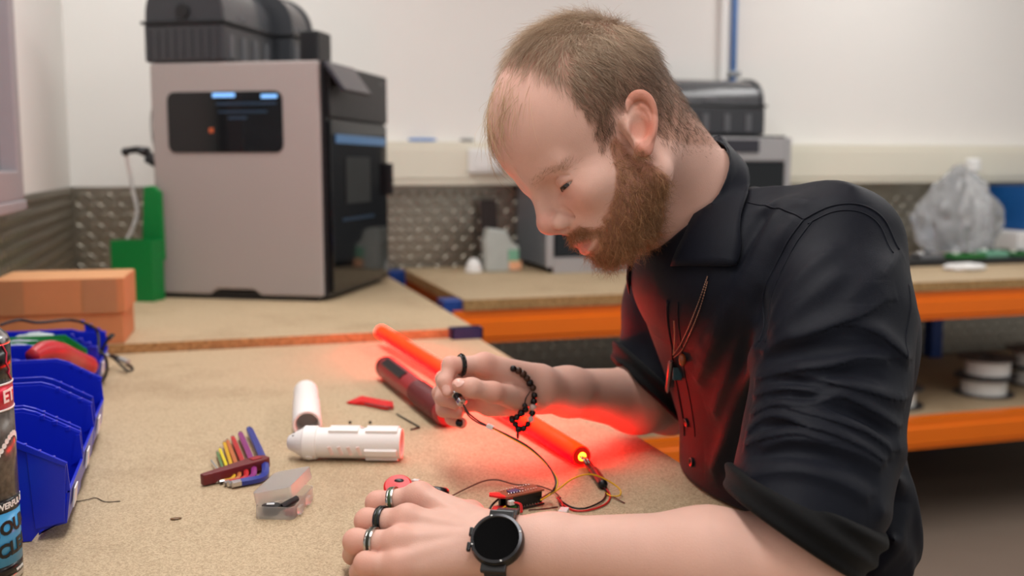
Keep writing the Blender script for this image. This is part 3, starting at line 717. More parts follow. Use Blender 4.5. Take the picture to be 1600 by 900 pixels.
def flat_lat(P, O, s):
    O = A_(O); l = A_(LAT); a = (P - O) @ l
    return P - np.outer(a * f32(1 - s), l).astype(f32)
def trunk(P, grow=0.0):
    s = 0.62; Q = flat_lat(P, CHEST, s); fl = lambda p: flat_lat(A_(p)[None], CHEST, s)[0]
    d = chain(Q, [fl(NB - UPV * 0.09 + RGT * 0.02), fl(CHEST), fl(WAIST), fl(HIP)], [0.075 + grow, 0.106 + grow, 0.090 + grow, 0.092 + grow], 0.05)
    for S_ in (SHL, SHR):
        d = smin(d, cone(P, NB - UPV * 0.048 + RGT * 0.022, S_ - UPV * 0.004, 0.042 + grow, 0.047 + grow), f32(0.04))
    return d
# ---- arms and hands (joints surveyed as pixel + height above the table, or pixel + distance)
WL_ = ph(772, 853, 0.034); EL_ = ph(1245, 888, 0.036)
WR_ = pd(842, 607, 1.20); ER_ = pd(1045, 630, 1.365)
LH = {'index': ([ph(655, 778, .058), ph(590, 786, .050), ph(586, 806, .024), ph(606, 812, .012)], [.0118, .0098, .0090, .0078]),
      'middle': ([ph(637, 814, .051), ph(574, 814, .046), ph(570, 836, .020), ph(592, 842, .011)], [.0120, .0100, .0092, .0080]),
      'ring': ([ph(624, 849, .040), ph(556, 846, .037), ph(552, 866, .014), ph(576, 872, .010)], [.0116, .0097, .0088, .0076]),
      'pinky': ([ph(624, 884, .026), ph(572, 881, .026), ph(562, 893, .012), ph(582, 897, .0095)], [.0108, .0090, .0082, .0072]),
      'thumb': ([ph(735, 805, .030), ph(690, 790, .024), ph(655, 790, .016), ph(632, 795, .012)], [.0130, .0110, .0102, .0088])}
RH = {'index': ([pd(757, 569, 1.165), pd(704, 571, 1.15), pd(695, 597, 1.138), pd(700, 612, 1.133)], [.0110, .0092, .0082, .0070]),
      'middle': ([pd(755, 588, 1.18), pd(694, 593, 1.172), pd(692, 622, 1.158), pd(711, 630, 1.148)], [.0112, .0094, .0085, .0072]),
      'ring': ([pd(757, 606, 1.195), pd(689, 614, 1.19), pd(693, 640, 1.178), pd(715, 645, 1.168)], [.0108, .0090, .0082, .0070]),
      'pinky': ([pd(764, 622, 1.205), pd(702, 641, 1.205), pd(706, 654, 1.195), pd(721, 661, 1.185)], [.0098, .0082, .0074, .0064]),
      'thumb': ([pd(810, 622, 1.170), pd(770, 613, 1.136), pd(737, 606, 1.124), pd(717, 602, 1.121)], [.0140, .0112, .0098, .0080])}
def hand_sdf(P, H, W, fingers=('index', 'middle', 'ring', 'pinky'), wr=(0.0185, 0.0185), heel=None):
    palm = None
    Wv = [A_(W + (H['index'][0][0] - H['pinky'][0][0]).normalized() * o) for o in (0.012, 0.004, -0.004, -0.012)]
    for f, w_ in zip(fingers, Wv):
        e = cone(P, w_, H[f][0][0], wr[0], H[f][1][0] + 0.0012); palm = e if palm is None else smin(palm, e, f32(0.012))
    if heel is not None:
        palm = smin(palm, ell_dir(P, *heel), f32(0.015))
    d = palm; fing = None
    for f in list(fingers):
        pts, rs = H[f]; e = chain(P, pts, rs, 0.004)
        e = smin(e, sph(P, pts[1], rs[1] + 0.0007), f32(0.004)); e = smin(e, sph(P, pts[0], rs[0] + 0.0010), f32(0.006))
        fing = e if fing is None else smin(fing, e, f32(0.0018))
    d = smin(d, fing, f32(0.006))
    pts, rs = H['thumb']
    th = chain(P, [W.lerp(pts[0], 0.35)] + list(pts), [0.015] + list(rs), 0.006)
    th = smin(th, sph(P, pts[2], rs[2] + 0.0006), f32(0.004))
    return d, th
def ell_dir(P, c, r): return sph(P, c, r)
def hand_l(P):
    d, th = hand_sdf(P, LH, WL_)
    dors = (Vector((0, 0, 1)) * 0.75 - FWD * 0.6).normalized()
    for f in ('index', 'middle', 'ring', 'pinky'):             # knuckles and tendons on the back of the hand
        k = LH[f][0][0]; d = smin(d, sph(P, k + dors * 0.0040, 0.0098), f32(0.006))
        d = smin(d, cone(P, k + dors * 0.0098, k.lerp(WL_, 0.72) + dors * 0.0150, 0.0030, 0.0022), f32(0.0065))
    vein = [ph(690, 800, .063), ph(672, 812, .066), ph(700, 838, .060), ph(728, 850, .056)]
    return smin(d, th, f32(0.008))
def hand_r(P):
    d, th = hand_sdf(P, RH, WR_, wr=(0.020, 0.020)); d = smin(d, sph(P, pd(785, 618, 1.185), 0.020), f32(0.015)); d = smin(d, cone(P, pd(765, 632, 1.20), pd(815, 627, 1.20), 0.0135, 0.016), f32(0.014))
    return smin(d, th, f32(0.004))
def arm(P, S_, E_, W_, side):
    if side > 0:                               # upper arm follows the sleeve
        d = chain(P, [S_, pd(1308, 500, 0.955), pd(1296, 600, 0.925), pd(1280, 720, 0.89), E_], [0.042, 0.043, 0.042, 0.040, 0.038], 0.02)
    else:
        d = chain(P, [S_, pd(1055, 480, 1.33), E_], [0.042, 0.042, 0.038], 0.02)
    m = E_.lerp(W_, 0.28); n = E_.lerp(W_, 0.80)
    ax = (W_ - E_).normalized(); up = Vector((0, 0, 1)); up = (up - ax * up.dot(ax)).normalized(); sidev = ax.cross(up)
    f = cone(P, E_, m, 0.038, 0.0410); f = smin(f, cone(P, m, n, 0.0405, 0.0275), f32(0.02))
    for o in (-1, 1):
        e = cone(P, n + sidev * 0.005 * o, W_ + sidev * 0.0105 * o, 0.0250, 0.0195); f = smin(f, e, f32(0.016))
    return smin(d, f, f32(0.02))
body = Field()
def b_neck(P): return neck_sdf(P)
hp = [h2w((x, y, z)) for x in (-0.1, 0.115) for y in (-0.095, 0.095) for z in (-0.10, 0.14)]
body.add(head_sdf, hp, 0.01, 0.02)
body.add(neck_sdf, [h2w((-0.03, 0, 0)), NB], 0.075, 0.022)
def yoke(P):                                  # shoulders and breast under the shirt
    d = cone(P, NB - UPV * 0.07, SHL, 0.034, 0.036); d = smin(d, cone(P, NB - UPV * 0.07, SHR, 0.034, 0.036), f32(0.03))
    return smin(d, cone(P, NB - UPV * 0.01, NB - UPV * 0.09 + RGT * 0.02, 0.046, 0.045), f32(0.03))
body.add(yoke, [SHL, SHR, NB - UPV * 0.09], 0.06, 0.03)
body.add(lambda P: arm(P, SHL, EL_, WL_, 1), [SHL, EL_, WL_], 0.06, 0.02)
body.add(lambda P: arm(P, SHR, ER_, WR_, -1), [SHR, ER_, WR_], 0.06, 0.02)
body.add(hand_l, [q for v in LH.values() for q in v[0]] + [WL_], 0.03, 0.014)
body.add(hand_r, [q for v in RH.values() for q in v[0]] + [WR_], 0.03, 0.014)
zt = T + 0.0006                                # flesh flattens where it rests on the table
def rest(P, d): return smax(d, f32(zt) - P[:, 2], f32(0.004))
body.mod(rest, [(WL, 0.4, T - 0.06), (XE - 0.002, 2.0, T + 0.03)], 0.0)
import time; _t0 = time.time()
lo_b, hi_b = body.bounds()
HV = 0.0015
bv, bf = surface_net(body, HV, lo=lo_b, hi=hi_b)
bv = relax(bv, bf, body, 2)

# ---- skin tint (flush, lips, scalp, beard shadow)
hl = w2h(bv); hx, hy, hz = hl[:, 0], np.abs(hl[:, 1]), hl[:, 2]
inhead = ((np.abs(hl[:, 0]) < 0.13) & (np.abs(hl[:, 1]) < 0.1) & (hl[:, 2] > -0.12) & (hl[:, 2] < 0.16))
def hair_x(z): return np.interp(z, [-0.02, -0.003, 0.02, 0.048, 0.084, 0.11, 0.14], [0.022, 0.030, 0.027, 0.028, 0.026, 0.040, 0.045])
def nape_z(x): return np.interp(x, [-0.11, -0.085, -0.055, -0.03, -0.012, 0.0, 0.03], [-0.062, -0.056, -0.042, -0.024, 0.036, 0.03, -0.006])
def scalp_mask(x, y, z): return sstep(0.004, -0.006, x - hair_x(z)) * sstep(-0.004, 0.006, z - nape_z(x))
def beard_mask(x, y, z):
    top = np.interp(x, [-0.005, 0.010, 0.018, 0.030, 0.043, 0.055, 0.066, 0.075, 0.09], [-0.03, 0.006, 0.004, -0.022, -0.038, -0.048, -0.051, -0.0415, -0.0415])
    top = np.where((x > 0.062), np.interp(y, [0, 0.022, 0.030, 0.04], [-0.0415, -0.0425, -0.053, -0.058]), top)
    back = np.interp(z, [-0.11, -0.085, -0.06, -0.03, -0.005], [0.018, -0.006, -0.009, 0.001, 0.008])
    m = sstep(0.003, -0.003, z - top) * sstep(-0.003, 0.003, x - back)
    lips = sstep(0.0, 0.0025, np.sqrt(((y) / 0.024) ** 2 + ((z + 0.0605) / 0.0085) ** 2) * 0.0085 - 0.0085)
    below = sstep(-0.108, -0.098, z)
    return m * np.where((x > 0.060), lips, 1) * below
tint = np.ones((len(bv), 3), f32)
def mixc(m, c):
    global tint
    tint = tint * (1 - m[:, None]) + m[:, None] * tint * np.array(c, f32)
ih = inhead.astype(f32)
mixc(ih * scalp_mask(hx, hy, hz) * 0.75, (0.62, 0.52, 0.44))
mixc(ih * beard_mask(hx, hy, hz) * 0.8, (0.62, 0.44, 0.33))
lipd = np.sqrt((hy / 0.0235) ** 2 + ((hz + 0.0605) / 0.0085) ** 2)
mixc(ih * sstep(1.0, 0.8, lipd) * (hx > 0.062), (0.84, 0.55, 0.54))
mixc(ih * sstep(0.030, 0.010, np.sqrt((hx - 0.066) ** 2 + (hy - 0.036) ** 2 + (hz + 0.022) ** 2)) * 0.6, (1.0, 0.80, 0.76))
mixc(ih * sstep(0.020, 0.008, np.sqrt((hx - 0.098) ** 2 + hy ** 2 + (hz + 0.024) ** 2)) * 0.7, (1.0, 0.74, 0.70))
mixc(ih * sstep(0.0745, 0.080, hy) * 0.8, (1.0, 0.70, 0.64))
mixc(ih * sstep(0.013, 0.006, np.sqrt((hx + 0.008) ** 2 + (hz + 0.004) ** 2)) * (hy > 0.06) * 0.7, (0.86, 0.56, 0.48))
mixc(ih * sstep(0.016, 0.006, np.sqrt((hx - 0.070) ** 2 + (hy - 0.030) ** 2 + ((hz + 0.002) * 1.2) ** 2)) * 0.6, (0.90, 0.72, 0.62))
for H in (LH, RH):
    for f, (pts, rs) in H.items():
        for j, (p, r_) in enumerate(zip(pts, rs)):
            dd = np.linalg.norm(bv - np.array(list(p)), axis=1); mixc(sstep(r_ + 0.010, r_, dd).astype(f32) * (0.5 if j in (0, 1, 3) else 0.2), (1.0, 0.76, 0.70))
skin = mat('skin', (212, 169, 153), 0.54, var=0.05, vscale=60, bump=0.25, bscale=900, sss=0.12, sss_rad=(0.006, 0.0022, 0.0012), spec=0.32, attr='tint')
MAN = empty('person', (person_root.x, person_root.y, 0.0), label='man in a black shirt bent over the table, holding a connector', cat='person')
def man_mesh(name, v, F, m, tint_=None, parent=MAN, label=None):
    me = np_mesh(name, np.asarray(v) - np.array([list(MAN.location)]), F)
    if tint_ is not None: set_tint(me, tint_)
    return link(name, me, m, parent, label=label)
man_mesh('body', bv, bf, skin, tint)
print('BODY', len(bv), len(bf), time.time() - _t0)
# ---- eyes
eye_w = mat('eye_white', (226, 214, 208), 0.12, var=0.03)
iris = mat('iris', (70, 92, 108), 0.1, var=0.2, vscale=400)
pupil = mat('pupil', (12, 12, 14), 0.06)
for s in (1, -1):
    c = Vector((0.0612, 0.0335 * s, -0.0008)); look = Vector((0.86, 0.22 * s, -0.36)).normalized()
    M_ = frame(h2w(c), (h2w(c + look) - h2w(c)), _u)
    e = MB(); e.lathe([(0.0129 * math.sin(a), 0.0129 * math.cos(a)) for a in np.linspace(0.0, math.pi, 17)], 24, M_ @ Matrix.Rotation(math.pi / 2, 4, 'Y'))
    ee = e.build('eye', eye_w, MAN, True, world=True)
    for nm, a1, rr, mm in (('iris', 0.56, 0.01315, iris), ('pupil', 0.2, 0.01330, pupil)):
        k = MB(); k.lathe([(rr * math.sin(a), rr * math.cos(a)) for a in np.linspace(0.0, a1, 6)], 24, M_ @ Matrix.Rotation(math.pi / 2, 4, 'Y'))
        o = k.build(nm, mm, None, True)
        inv = ROOTM[MAN.name].inverted()
        o.data.transform(inv); o.parent = ee
# ================================================================== his shirt
shirt_m = mat('shirt_navy_cotton', (12, 15, 25), 0.5, var=0.12, vscale=90, bump=0.35, bscale=1600, sheen=0.03, spec=0.13)
cuff_m = mat('cuff_black_rib', (4, 4, 5), 0.85, var=0.1, vscale=200, bump=0.5, bscale=1400, sheen=0.04, spec=0.2)
SLV = [(pd(1310, 388, 0.985), 0.0575), (pd(1308, 500, 0.95), 0.0630), (pd(1297, 600, 0.92), 0.0620), (pd(1280, 700, 0.888), 0.0600), (pd(1262, 780, 0.852), 0.0560), (pd(1236, 850, 0.820), 0.0530)]
SRV = [(pd(1082, 350, 1.31), 0.062), (pd(1055, 480, 1.33), 0.062), (pd(1040, 590, 1.335), 0.062), (pd(1014, 630, 1.312), 0.058)]
def sleeve(P, S_, g=0.0): return chain(P, [q for q, r_ in S_], [r_ + g for q, r_ in S_], 0.03)
NL = -RGT * 0.55 - UPV * 0.83; OL = pd(1240, 838, 0.82)          # left cuff rim plane
NR = -RGT * 0.68 - UPV * 0.73; OR = pd(1018, 618, 1.312)
def plane(P, o, n): return (P - A_(o)) @ A_(n)
shirt = Field()
shirt.add(lambda P: trunk(P, 0.004), [SHL, SHR, HIP, CHEST, NB], 0.15, 0.03)
shirt.add(lambda P: smax(sleeve(P, SLV), plane(P, OL - NL * 0.012, NL), f32(0.006)), [q for q, r_ in SLV], 0.07, 0.022)
shirt.add(lambda P: smax(sleeve(P, SRV), plane(P, OR - NR * 0.010, NR), f32(0.006)), [q for q, r_ in SRV], 0.07, 0.022)
shirt_base = Field(); shirt_base.g = list(shirt.g)
def carve_neck(P, d): return smax(d, -(neck_sdf(P) - f32(0.008)), f32(0.006))
shirt.mod(carve_neck, [NB + UPV * 0.12, NB - UPV * 0.02], 0.085)
def table_edge(P, d): return smax(d, np.minimum(f32(XE + 0.0015) - P[:, 0], f32(T + 0.0015) - P[:, 2]), f32(0.005))
shirt.mod(table_edge, [(XE - 0.15, 0.5, T - 0.13), (XE + 0.012, 1.6, T + 0.012)], 0.0)
# V opening of the front below the collar
V0 = pd(1030, 425, 1.10); V1 = pd(1062, 520, 1.09)
UPn = A_(UPV)
def fold(pts, amp, w_, d0=0.75, over=False):
    q = [hit(shirt_base, x, y, d0) for x, y in pts]
    q = bez(q, 3 * (len(q) - 1)); n = len(q)
    Q = [A_(p) for p in q]
    env = [math.sin(math.pi * (0.10 + 0.80 * i / (n - 1))) ** 0.6 for i in range(n)]
    def fn(P, d):
        best = np.full(len(P), f32(9.0)); a_ = np.zeros(len(P), f32); sg = np.zeros(len(P), f32)
        for i in range(n - 1):
            ba = Q[i + 1] - Q[i]; L2 = float(ba @ ba) + 1e-12
            t = np.clip((P - Q[i]) @ ba / f32(L2), 0, 1); e = P - Q[i] - t[:, None] * ba
            dd = np.sqrt((e * e).sum(1)); m = dd < best
            best = np.where(m, dd, best); a_ = np.where(m, env[i] + (env[i + 1] - env[i]) * t, a_)
            if over: sg = np.where(m, e @ UPn, sg)
        if over:                                # cloth hangs over itself: gentle above, steep below
            wu, wl_ = f32(w_ * 1.5), f32(w_ * 0.80)
            prof = np.where(sg > 0, np.exp(-(best / wu) ** f32(1.3)), np.exp(-(best / wl_) ** f32(1.7)))
            return d - f32(amp) * a_ * prof
        return d - f32(amp) * a_ * np.exp(-(best / f32(w_)) ** (1.1 if amp > 0 else 2.0))
    shirt.mod(fn, q, w_ * 2.6)
RIDGES = [
 ([(1198, 550), (1227, 534), (1257, 527), (1307, 508), (1347, 492), (1380, 470)], .0065, .0085),
 ([(1340, 510), (1373, 526), (1402, 552), (1414, 563)], .0075, .009),
 ([(1186, 594), (1250, 580), (1300, 573), (1340, 560), (1380, 562)], .0065, .008),
 ([(1262, 590), (1313, 602), (1353, 613), (1385, 624), (1408, 626)], .0075, .0085),
 ([(1184, 620), (1220, 610), (1250, 610), (1280, 616)], .0060, .007),
 ([(1274, 632), (1313, 621), (1347, 636), (1373, 652), (1398, 668)], .0070, .0075),
 ([(1178, 650), (1213, 634), (1250, 634)], .0055, .0065),
 ([(1232, 636), (1280, 650), (1327, 666), (1360, 683), (1388, 706)], .0070, .0075),
 ([(1172, 676), (1193, 658), (1220, 653), (1267, 667), (1307, 680), (1340, 697), (1376, 720)], .0068, .0070),
 ([(1168, 697), (1207, 683), (1250, 677), (1290, 690)], .0058, .0065),
 ([(1196, 700), (1228, 690), (1274, 692), (1332, 708), (1372, 730)], .0045, .0060),
 ([(1178, 745), (1240, 738), (1300, 752), (1350, 778)], .0035, .008),
 ([(1215, 520), (1250, 483), (1280, 457), (1310, 433)], .0050, .010),
 ([(1203, 515), (1232, 462), (1268, 420), (1300, 395)], .0045, .010),
 ([(1330, 470), (1375, 430), (1405, 400)], .0035, .012),
 ([(1220, 334), (1190, 385), (1160, 450), (1128, 516), (1104, 560)], .0070, .011),
 ([(1184, 545), (1165, 610), (1140, 680), (1118, 730)], .0070, .011),
 ([(1150, 440), (1120, 520), (1092, 590)], .0050, .010),
 ([(1240, 350), (1206, 400), (1176, 470), (1150, 560), (1120, 640)], .0060, .010),
 ([(1180, 300), (1230, 300), (1290, 290), (1330, 295)], .0045, .011),
 ([(1175, 280), (1215, 275), (1260, 272)], .0040, .010),
 ([(1190, 330), (1225, 318), (1260, 318)], .0045, .009),
 ([(1400, 700), (1405, 760), (1395, 830), (1370, 880)], .0060, .012),
 ([(1412, 740), (1428, 810), (1434, 870)], .0055, .010),
 ([(1375, 800), (1400, 850), (1420, 895)], .0050, .009),
]
for i_, (p_, a_, w_) in enumerate(RIDGES): fold(p_, a_ * (1.35 if i_ < 12 else 2.3), w_ * 0.75, over=i_ < 12)
VALLEYS = [
 ([(1210, 560), (1260, 548), (1320, 545), (1370, 548)], -.0055, .010),
 ([(1215, 598), (1260, 597), (1320, 588), (1370, 594)], -.0050, .008),
 ([(1210, 625), (1260, 624), (1300, 612)], -.0045, .006),
 ([(1290, 642), (1340, 655), (1380, 680)], -.0045, .006),
 ([(1200, 668), (1240, 667), (1290, 682)], -.0040, .0055),
 ([(1185, 712), (1240, 706), (1310, 722), (1360, 750)], -.0045, .007),
 ([(1205, 540), (1185, 470), (1215, 400)], -.0050, .012),
 ([(1205, 330), (1170, 390), (1140, 460), (1110, 530)], -.0050, .010),
]
for p_, a_, w_ in VALLEYS: fold(p_, a_ * 1.1, w_)
_t0 = time.time()
lo_s, hi_s = shirt.bounds(); lo_s[2] = T - 0.33
sv, sf = surface_net(shirt, 0.0018, lo=lo_s, hi=hi_s)
sv = relax(sv, sf, shirt, 3, 0.45)
print('SHIRT', len(sv), time.time() - _t0)
SHIRT = man_mesh('shirt', sv, sf, shirt_m, label='black button-up shirt with rolled sleeves')
def sub_mesh(b, name, m, parent, smooth=True, label=None):      # sub-part: world coordinates moved into the man's frame
    o = b.build(name, m, None, smooth); o.data.transform(ROOTM[MAN.name].inverted()); o.parent = parent
    if label: o['label'] = label
    return o
# ---- rolled cuffs
def cuff(S_, O_, N_, topo, topn, arm_fn, h=0.0022):
    f = Field()
    def fn(P):
        d = sleeve(P, S_, 0.0065)
        d = smax(d, plane(P, O_, N_), f32(0.010)); d = smax(d, plane(P, topo, topn), f32(0.008))
        r_ = plane(P, O_, N_); d = d - f32(0.0016) * np.cos(r_ * f32(2 * math.pi / 0.017)) 
        return smax(d, -(arm_fn(P) - f32(0.0035)), f32(0.003))
    f.add(fn, [O_ + RGT * 0.07, O_ - RGT * 0.07, O_ + FWD * 0.07, O_ - FWD * 0.07, O_ + UPV * 0.06], 0.02)
    v, F = surface_net(f, h); v = relax(v, F, f, 1)
    me = np_mesh('cuff', v - np.array([list(MAN.location)]), F); return link('cuff', me, cuff_m, SHIRT)
cuff(SLV, OL, NL, pd(1258, 776, 0.845), RGT * 0.36 + UPV * 0.93, lambda P: arm(P, SHL, EL_, WL_, 1))
cuff(SRV, OR, NR, pd(1035, 596, 1.32), RGT * 0.68 + UPV * 0.73, lambda P: arm(P, SHR, ER_, WR_, -1))
# ---- collar: two leaves folded over the stand
def strip_mesh(A, Bc, nu, nv, thick, bulge=0.0):
    """loft between two curves (lists of points), bulged outward and given thickness"""
    A = bez(A, nu); Bc = bez(Bc, nu); n = min(len(A), len(Bc)); A, Bc = A[:n], Bc[:n]
    cen = sum(A, Vector()) / n
    G = [[A[i].lerp(Bc[i], j / nv) for j in range(nv + 1)] for i in range(n)]
    nm = [[None] * (nv + 1) for _ in range(n)]
    for i in range(n):
        for j in range(nv + 1):
            du = G[min(i + 1, n - 1)][j] - G[max(i - 1, 0)][j]; dv = G[i][min(j + 1, nv)] - G[i][max(j - 1, 0)]
            q = du.cross(dv).normalized(); q = q if q.dot(G[i][j] - NB) > 0 else -q; nm[i][j] = q
    flat = np.array([list(G[i][j] + nm[i][j] * (bulge * math.sin(math.pi * (j / nv) ** 0.6))) for i in range(n) for j in range(nv + 1)], f32)
    for _ in range(4):                          # stay outside the shirt and the neck
        for fld, gap in ((shirt, 0.0035), (body, 0.004)):
            dd = fld(flat); m_ = dd < gap
            if m_.any(): flat[m_] += fld.normal(flat[m_]) * (gap - dd[m_])[:, None]
    vs = []; fs = []
    for side in (1, -1):
        for i in range(n):
            for j in range(nv + 1):
                vs.append(tuple(Vector(flat[i * (nv + 1) + j].tolist()) + nm[i][j] * (side * thick / 2)))
    m = n * (nv + 1)
    for i in range(n - 1):
        for j in range(nv):
            a = i * (nv + 1) + j; q = (a, a + 1, a + nv + 2, a + nv + 1); fs += [q, tuple(m + k for k in q[::-1])]
    bd = [(i, 0) for i in range(n)] + [(n - 1, j) for j in range(1, nv + 1)] + [(i, nv) for i in range(n - 2, -1, -1)] + [(0, j) for j in range(nv - 1, 0, -1)]
    for k in range(len(bd)):
        a, b_ = bd[k], bd[(k + 1) % len(bd)]; ia = a[0] * (nv + 1) + a[1]; ib = b_[0] * (nv + 1) + b_[1]
        fs.append((ia, ib, m + ib, m + ia))
    return MB().add(vs, fs)
CA = [pd(1113, 217, 1.095), pd(1121, 245, 1.066), pd(1115, 295, 1.046), pd(1094, 352, 1.034), pd(1064, 420, 1.030)]
CB = [pd(1140, 232, 1.100), pd(1168, 262, 1.060), pd(1171, 312, 1.030), pd(1165, 372, 1.012), pd(1157, 431, 1.004)]
sub_mesh(strip_mesh(CA, CB, 20, 8, 0.0028, 0.006), 'collar', shirt_m, SHIRT)
nsag = (SHL - SHR); nsag.normalize()
def refl(p): return p - nsag * (2 * (p - pd(1113, 217, 1.095)).dot(nsag))
CA2 = [refl(p) for p in CA]; CB2 = [refl(p) for p in CB]
CA2 = CA2[:3] + [pd(1062, 380, 1.135), pd(1022, 425, 1.12)]; CB2 = CB2[:3] + [pd(1040, 420, 1.17), pd(1003, 455, 1.15)]
sub_mesh(strip_mesh(CA2, CB2, 20, 8, 0.0028, 0.004), 'collar', shirt_m, SHIRT)
# ---- seams, placket and buttons
def seam(pts, r_=0.0011, name='seam', off=0.0):
    q = bez([hit(shirt, x, y) for x, y in pts], 8 * len(pts)); P = shirt.project(np.array([list(p) for p in q])); P = P - np.array([list(FWD)]) * off
    return sub_mesh(MB().tube([Vector(p) for p in P.tolist()], r_, 6), name, shirt_m, SHIRT)
seam([(1256, 343), (1228, 382), (1206, 426), (1192, 480), (1186, 535)]); seam([(1268, 347), (1240, 386), (1218, 430), (1203, 482), (1196, 535)], 0.0008)
seam([(1256, 343), (1300, 322), (1350, 322), (1384, 347), (1405, 390)]); seam([(1262, 350), (1302, 331), (1346, 332), (1376, 355), (1396, 395)], 0.0008)
seam([(1168, 316), (1205, 324), (1235, 332), (1256, 343)])
seam([(1420, 445), (1420, 500), (1416, 560)], 0.0008)
PL = [(1044, 470), (1046, 520), (1052, 570), (1062, 620), (1070, 680)]
seam(PL, 0.0018, 'placket'); seam([(x + 16, y + 2) for x, y in PL], 0.0009)
btn = mat('button_dark', (34, 30, 34), 0.25)
for x, y in ((1074, 660), (1082, 722)):
    p = hit(shirt, x, y); n = Vector(shirt.normal(np.array([list(p)]))[0].tolist())
    M_ = frame(p + n * 0.001, n.orthogonal(), n)
    sub_mesh(MB().lathe([(0.0, 0.0006), (0.0030, 0.0008), (0.0042, 0.0020), (0.0052, 0.0018), (0.0054, 0.0)], 20, M_), 'button', btn, SHIRT)

# ================================================================== trousers, shoes and the stool that carries him
trouser_m = mat('trousers_dark', (26, 27, 32), 0.8, var=0.1, vscale=60, bump=0.3, bscale=900, spec=0.15)
shoe_m = mat('shoe_black', (16, 16, 17), 0.5)
FB = Vector((-RGT.x, -RGT.y, 0)).normalized(); LB = Vector((LAT.x, LAT.y, 0)).normalized()
HC = Vector((HIP.x, HIP.y, 0.60)) + FB * 0.0
hips = [HC + LB * 0.085 * s - Vector((0, 0, 0.03)) for s in (1, -1)]
knees = [HC + FB * 0.36 + LB * 0.11 * s + Vector((0, 0, -0.035)) for s in (1, -1)]
ankles = [Vector((HC.x, HC.y, 0.10)) + FB * 0.34 + LB * 0.12 * s for s in (1, -1)]
tr_f = Field()
def legs(P):
    d = cone(P, hips[0], hips[1], 0.098, 0.098)
    for i in (0, 1):
        d = smin(d, cone(P, hips[i], knees[i], 0.082, 0.060), f32(0.04)); d = smin(d, cone(P, knees[i], ankles[i], 0.060, 0.046), f32(0.02))
    return d
tr_f.add(legs, hips + knees + ankles, 0.10)
tv, tf_ = surface_net(tr_f, 0.008); tv = relax(tv, tf_, tr_f, 1)
man_mesh('trousers', tv, tf_, trouser_m, label='dark trousers')
for i in (0, 1):
    a = ankles[i]; f = Field(); toe = a + FB * 0.16; toe.z = 0.035; heel = a - FB * 0.03; heel.z = 0.042
    f.add(lambda P, a=a, toe=toe, heel=heel: smax(smin(cone(P, heel, toe, 0.040, 0.034), cone(P, a, heel, 0.044, 0.042), f32(0.03)), f32(0.002) - P[:, 2], f32(0.004)), [a, toe, heel], 0.05)
    v_, F_ = surface_net(f, 0.006); v_ = relax(v_, F_, f, 1); man_mesh('shoe', v_, F_, shoe_m)
seat_z = HC.z - 0.03 - 0.098 - 0.001
st = empty('work_stool', (HC.x - FB.x * 0.02, HC.y - FB.y * 0.02, 0.0), label='round black stool the man sits on', cat='stool')
MB().lathe([(0.0, seat_z - 0.06), (0.15, seat_z - 0.06), (0.175, seat_z - 0.05), (0.18, seat_z - 0.02), (0.165, seat_z - 0.002), (0.0, seat_z - 0.001)], 36).build('seat', pr_black, st, 40)
MB().lathe([(0.026, 0.06), (0.026, 0.28), (0.018, 0.281), (0.018, seat_z - 0.061)], 20).build('column', grey_metal, st, 40)
for k in range(5):
    a = 2 * math.pi * k / 5 + 0.3; d_ = Vector((math.cos(a), math.sin(a), 0))
    MB().tube([Vector((0, 0, 0.085)) + d_ * 0.02, Vector((0, 0, 0.06)) + d_ * 0.22], [0.018, 0.012], 8).build('base_leg', pr_black, st)
    MB().ball(Vector((0, 0, 0.026)) + d_ * 0.22, 0.025, 12).build('castor', pr_dark, st, True)
# ================================================================== hair, beard, brows, lashes (tapered strands)
rng = np.random.default_rng(11)
fc = bv[bf].mean(1); fh = w2h(fc); e1 = bv[bf[:, 1]] - bv[bf[:, 0]]; e2 = bv[bf[:, 3]] - bv[bf[:, 0]]
fn_ = np.cross(e1, e2); farea = np.linalg.norm(fn_, axis=1); fn_ = fn_ / (farea[:, None] + 1e-12)
fin = (np.abs(fh[:, 0]) < 0.13) & (np.abs(fh[:, 1]) < 0.082) & (fh[:, 2] > -0.125) & (fh[:, 2] < 0.16)
idx = np.where(fin)[0]; fcH = fh[idx]; nH = fn_[idx] @ HR.T.astype(np.float64); aH = farea[idx]
out = (nH * (fcH - np.array([0, 0, 0.02]))).sum(1); 
if np.median(out) < 0: nH = -nH
def roots(weight, n):
    w_ = weight * aH; w_ = np.clip(w_, 0, None); k = rng.choice(len(w_), n, p=w_ / w_.sum())
    f = bf[idx[k]]; a, b = rng.random(n)[:, None], rng.random(n)[:, None]
    q = bv[f]; P = (q[:, 0] * (1 - a) + q[:, 1] * a) * (1 - b) + (q[:, 3] * (1 - a) + q[:, 2] * a) * b
    return w2h(P).astype(np.float64), nH[k]
def unit(v): return v / (np.linalg.norm(v, axis=1, keepdims=True) + 1e-12)
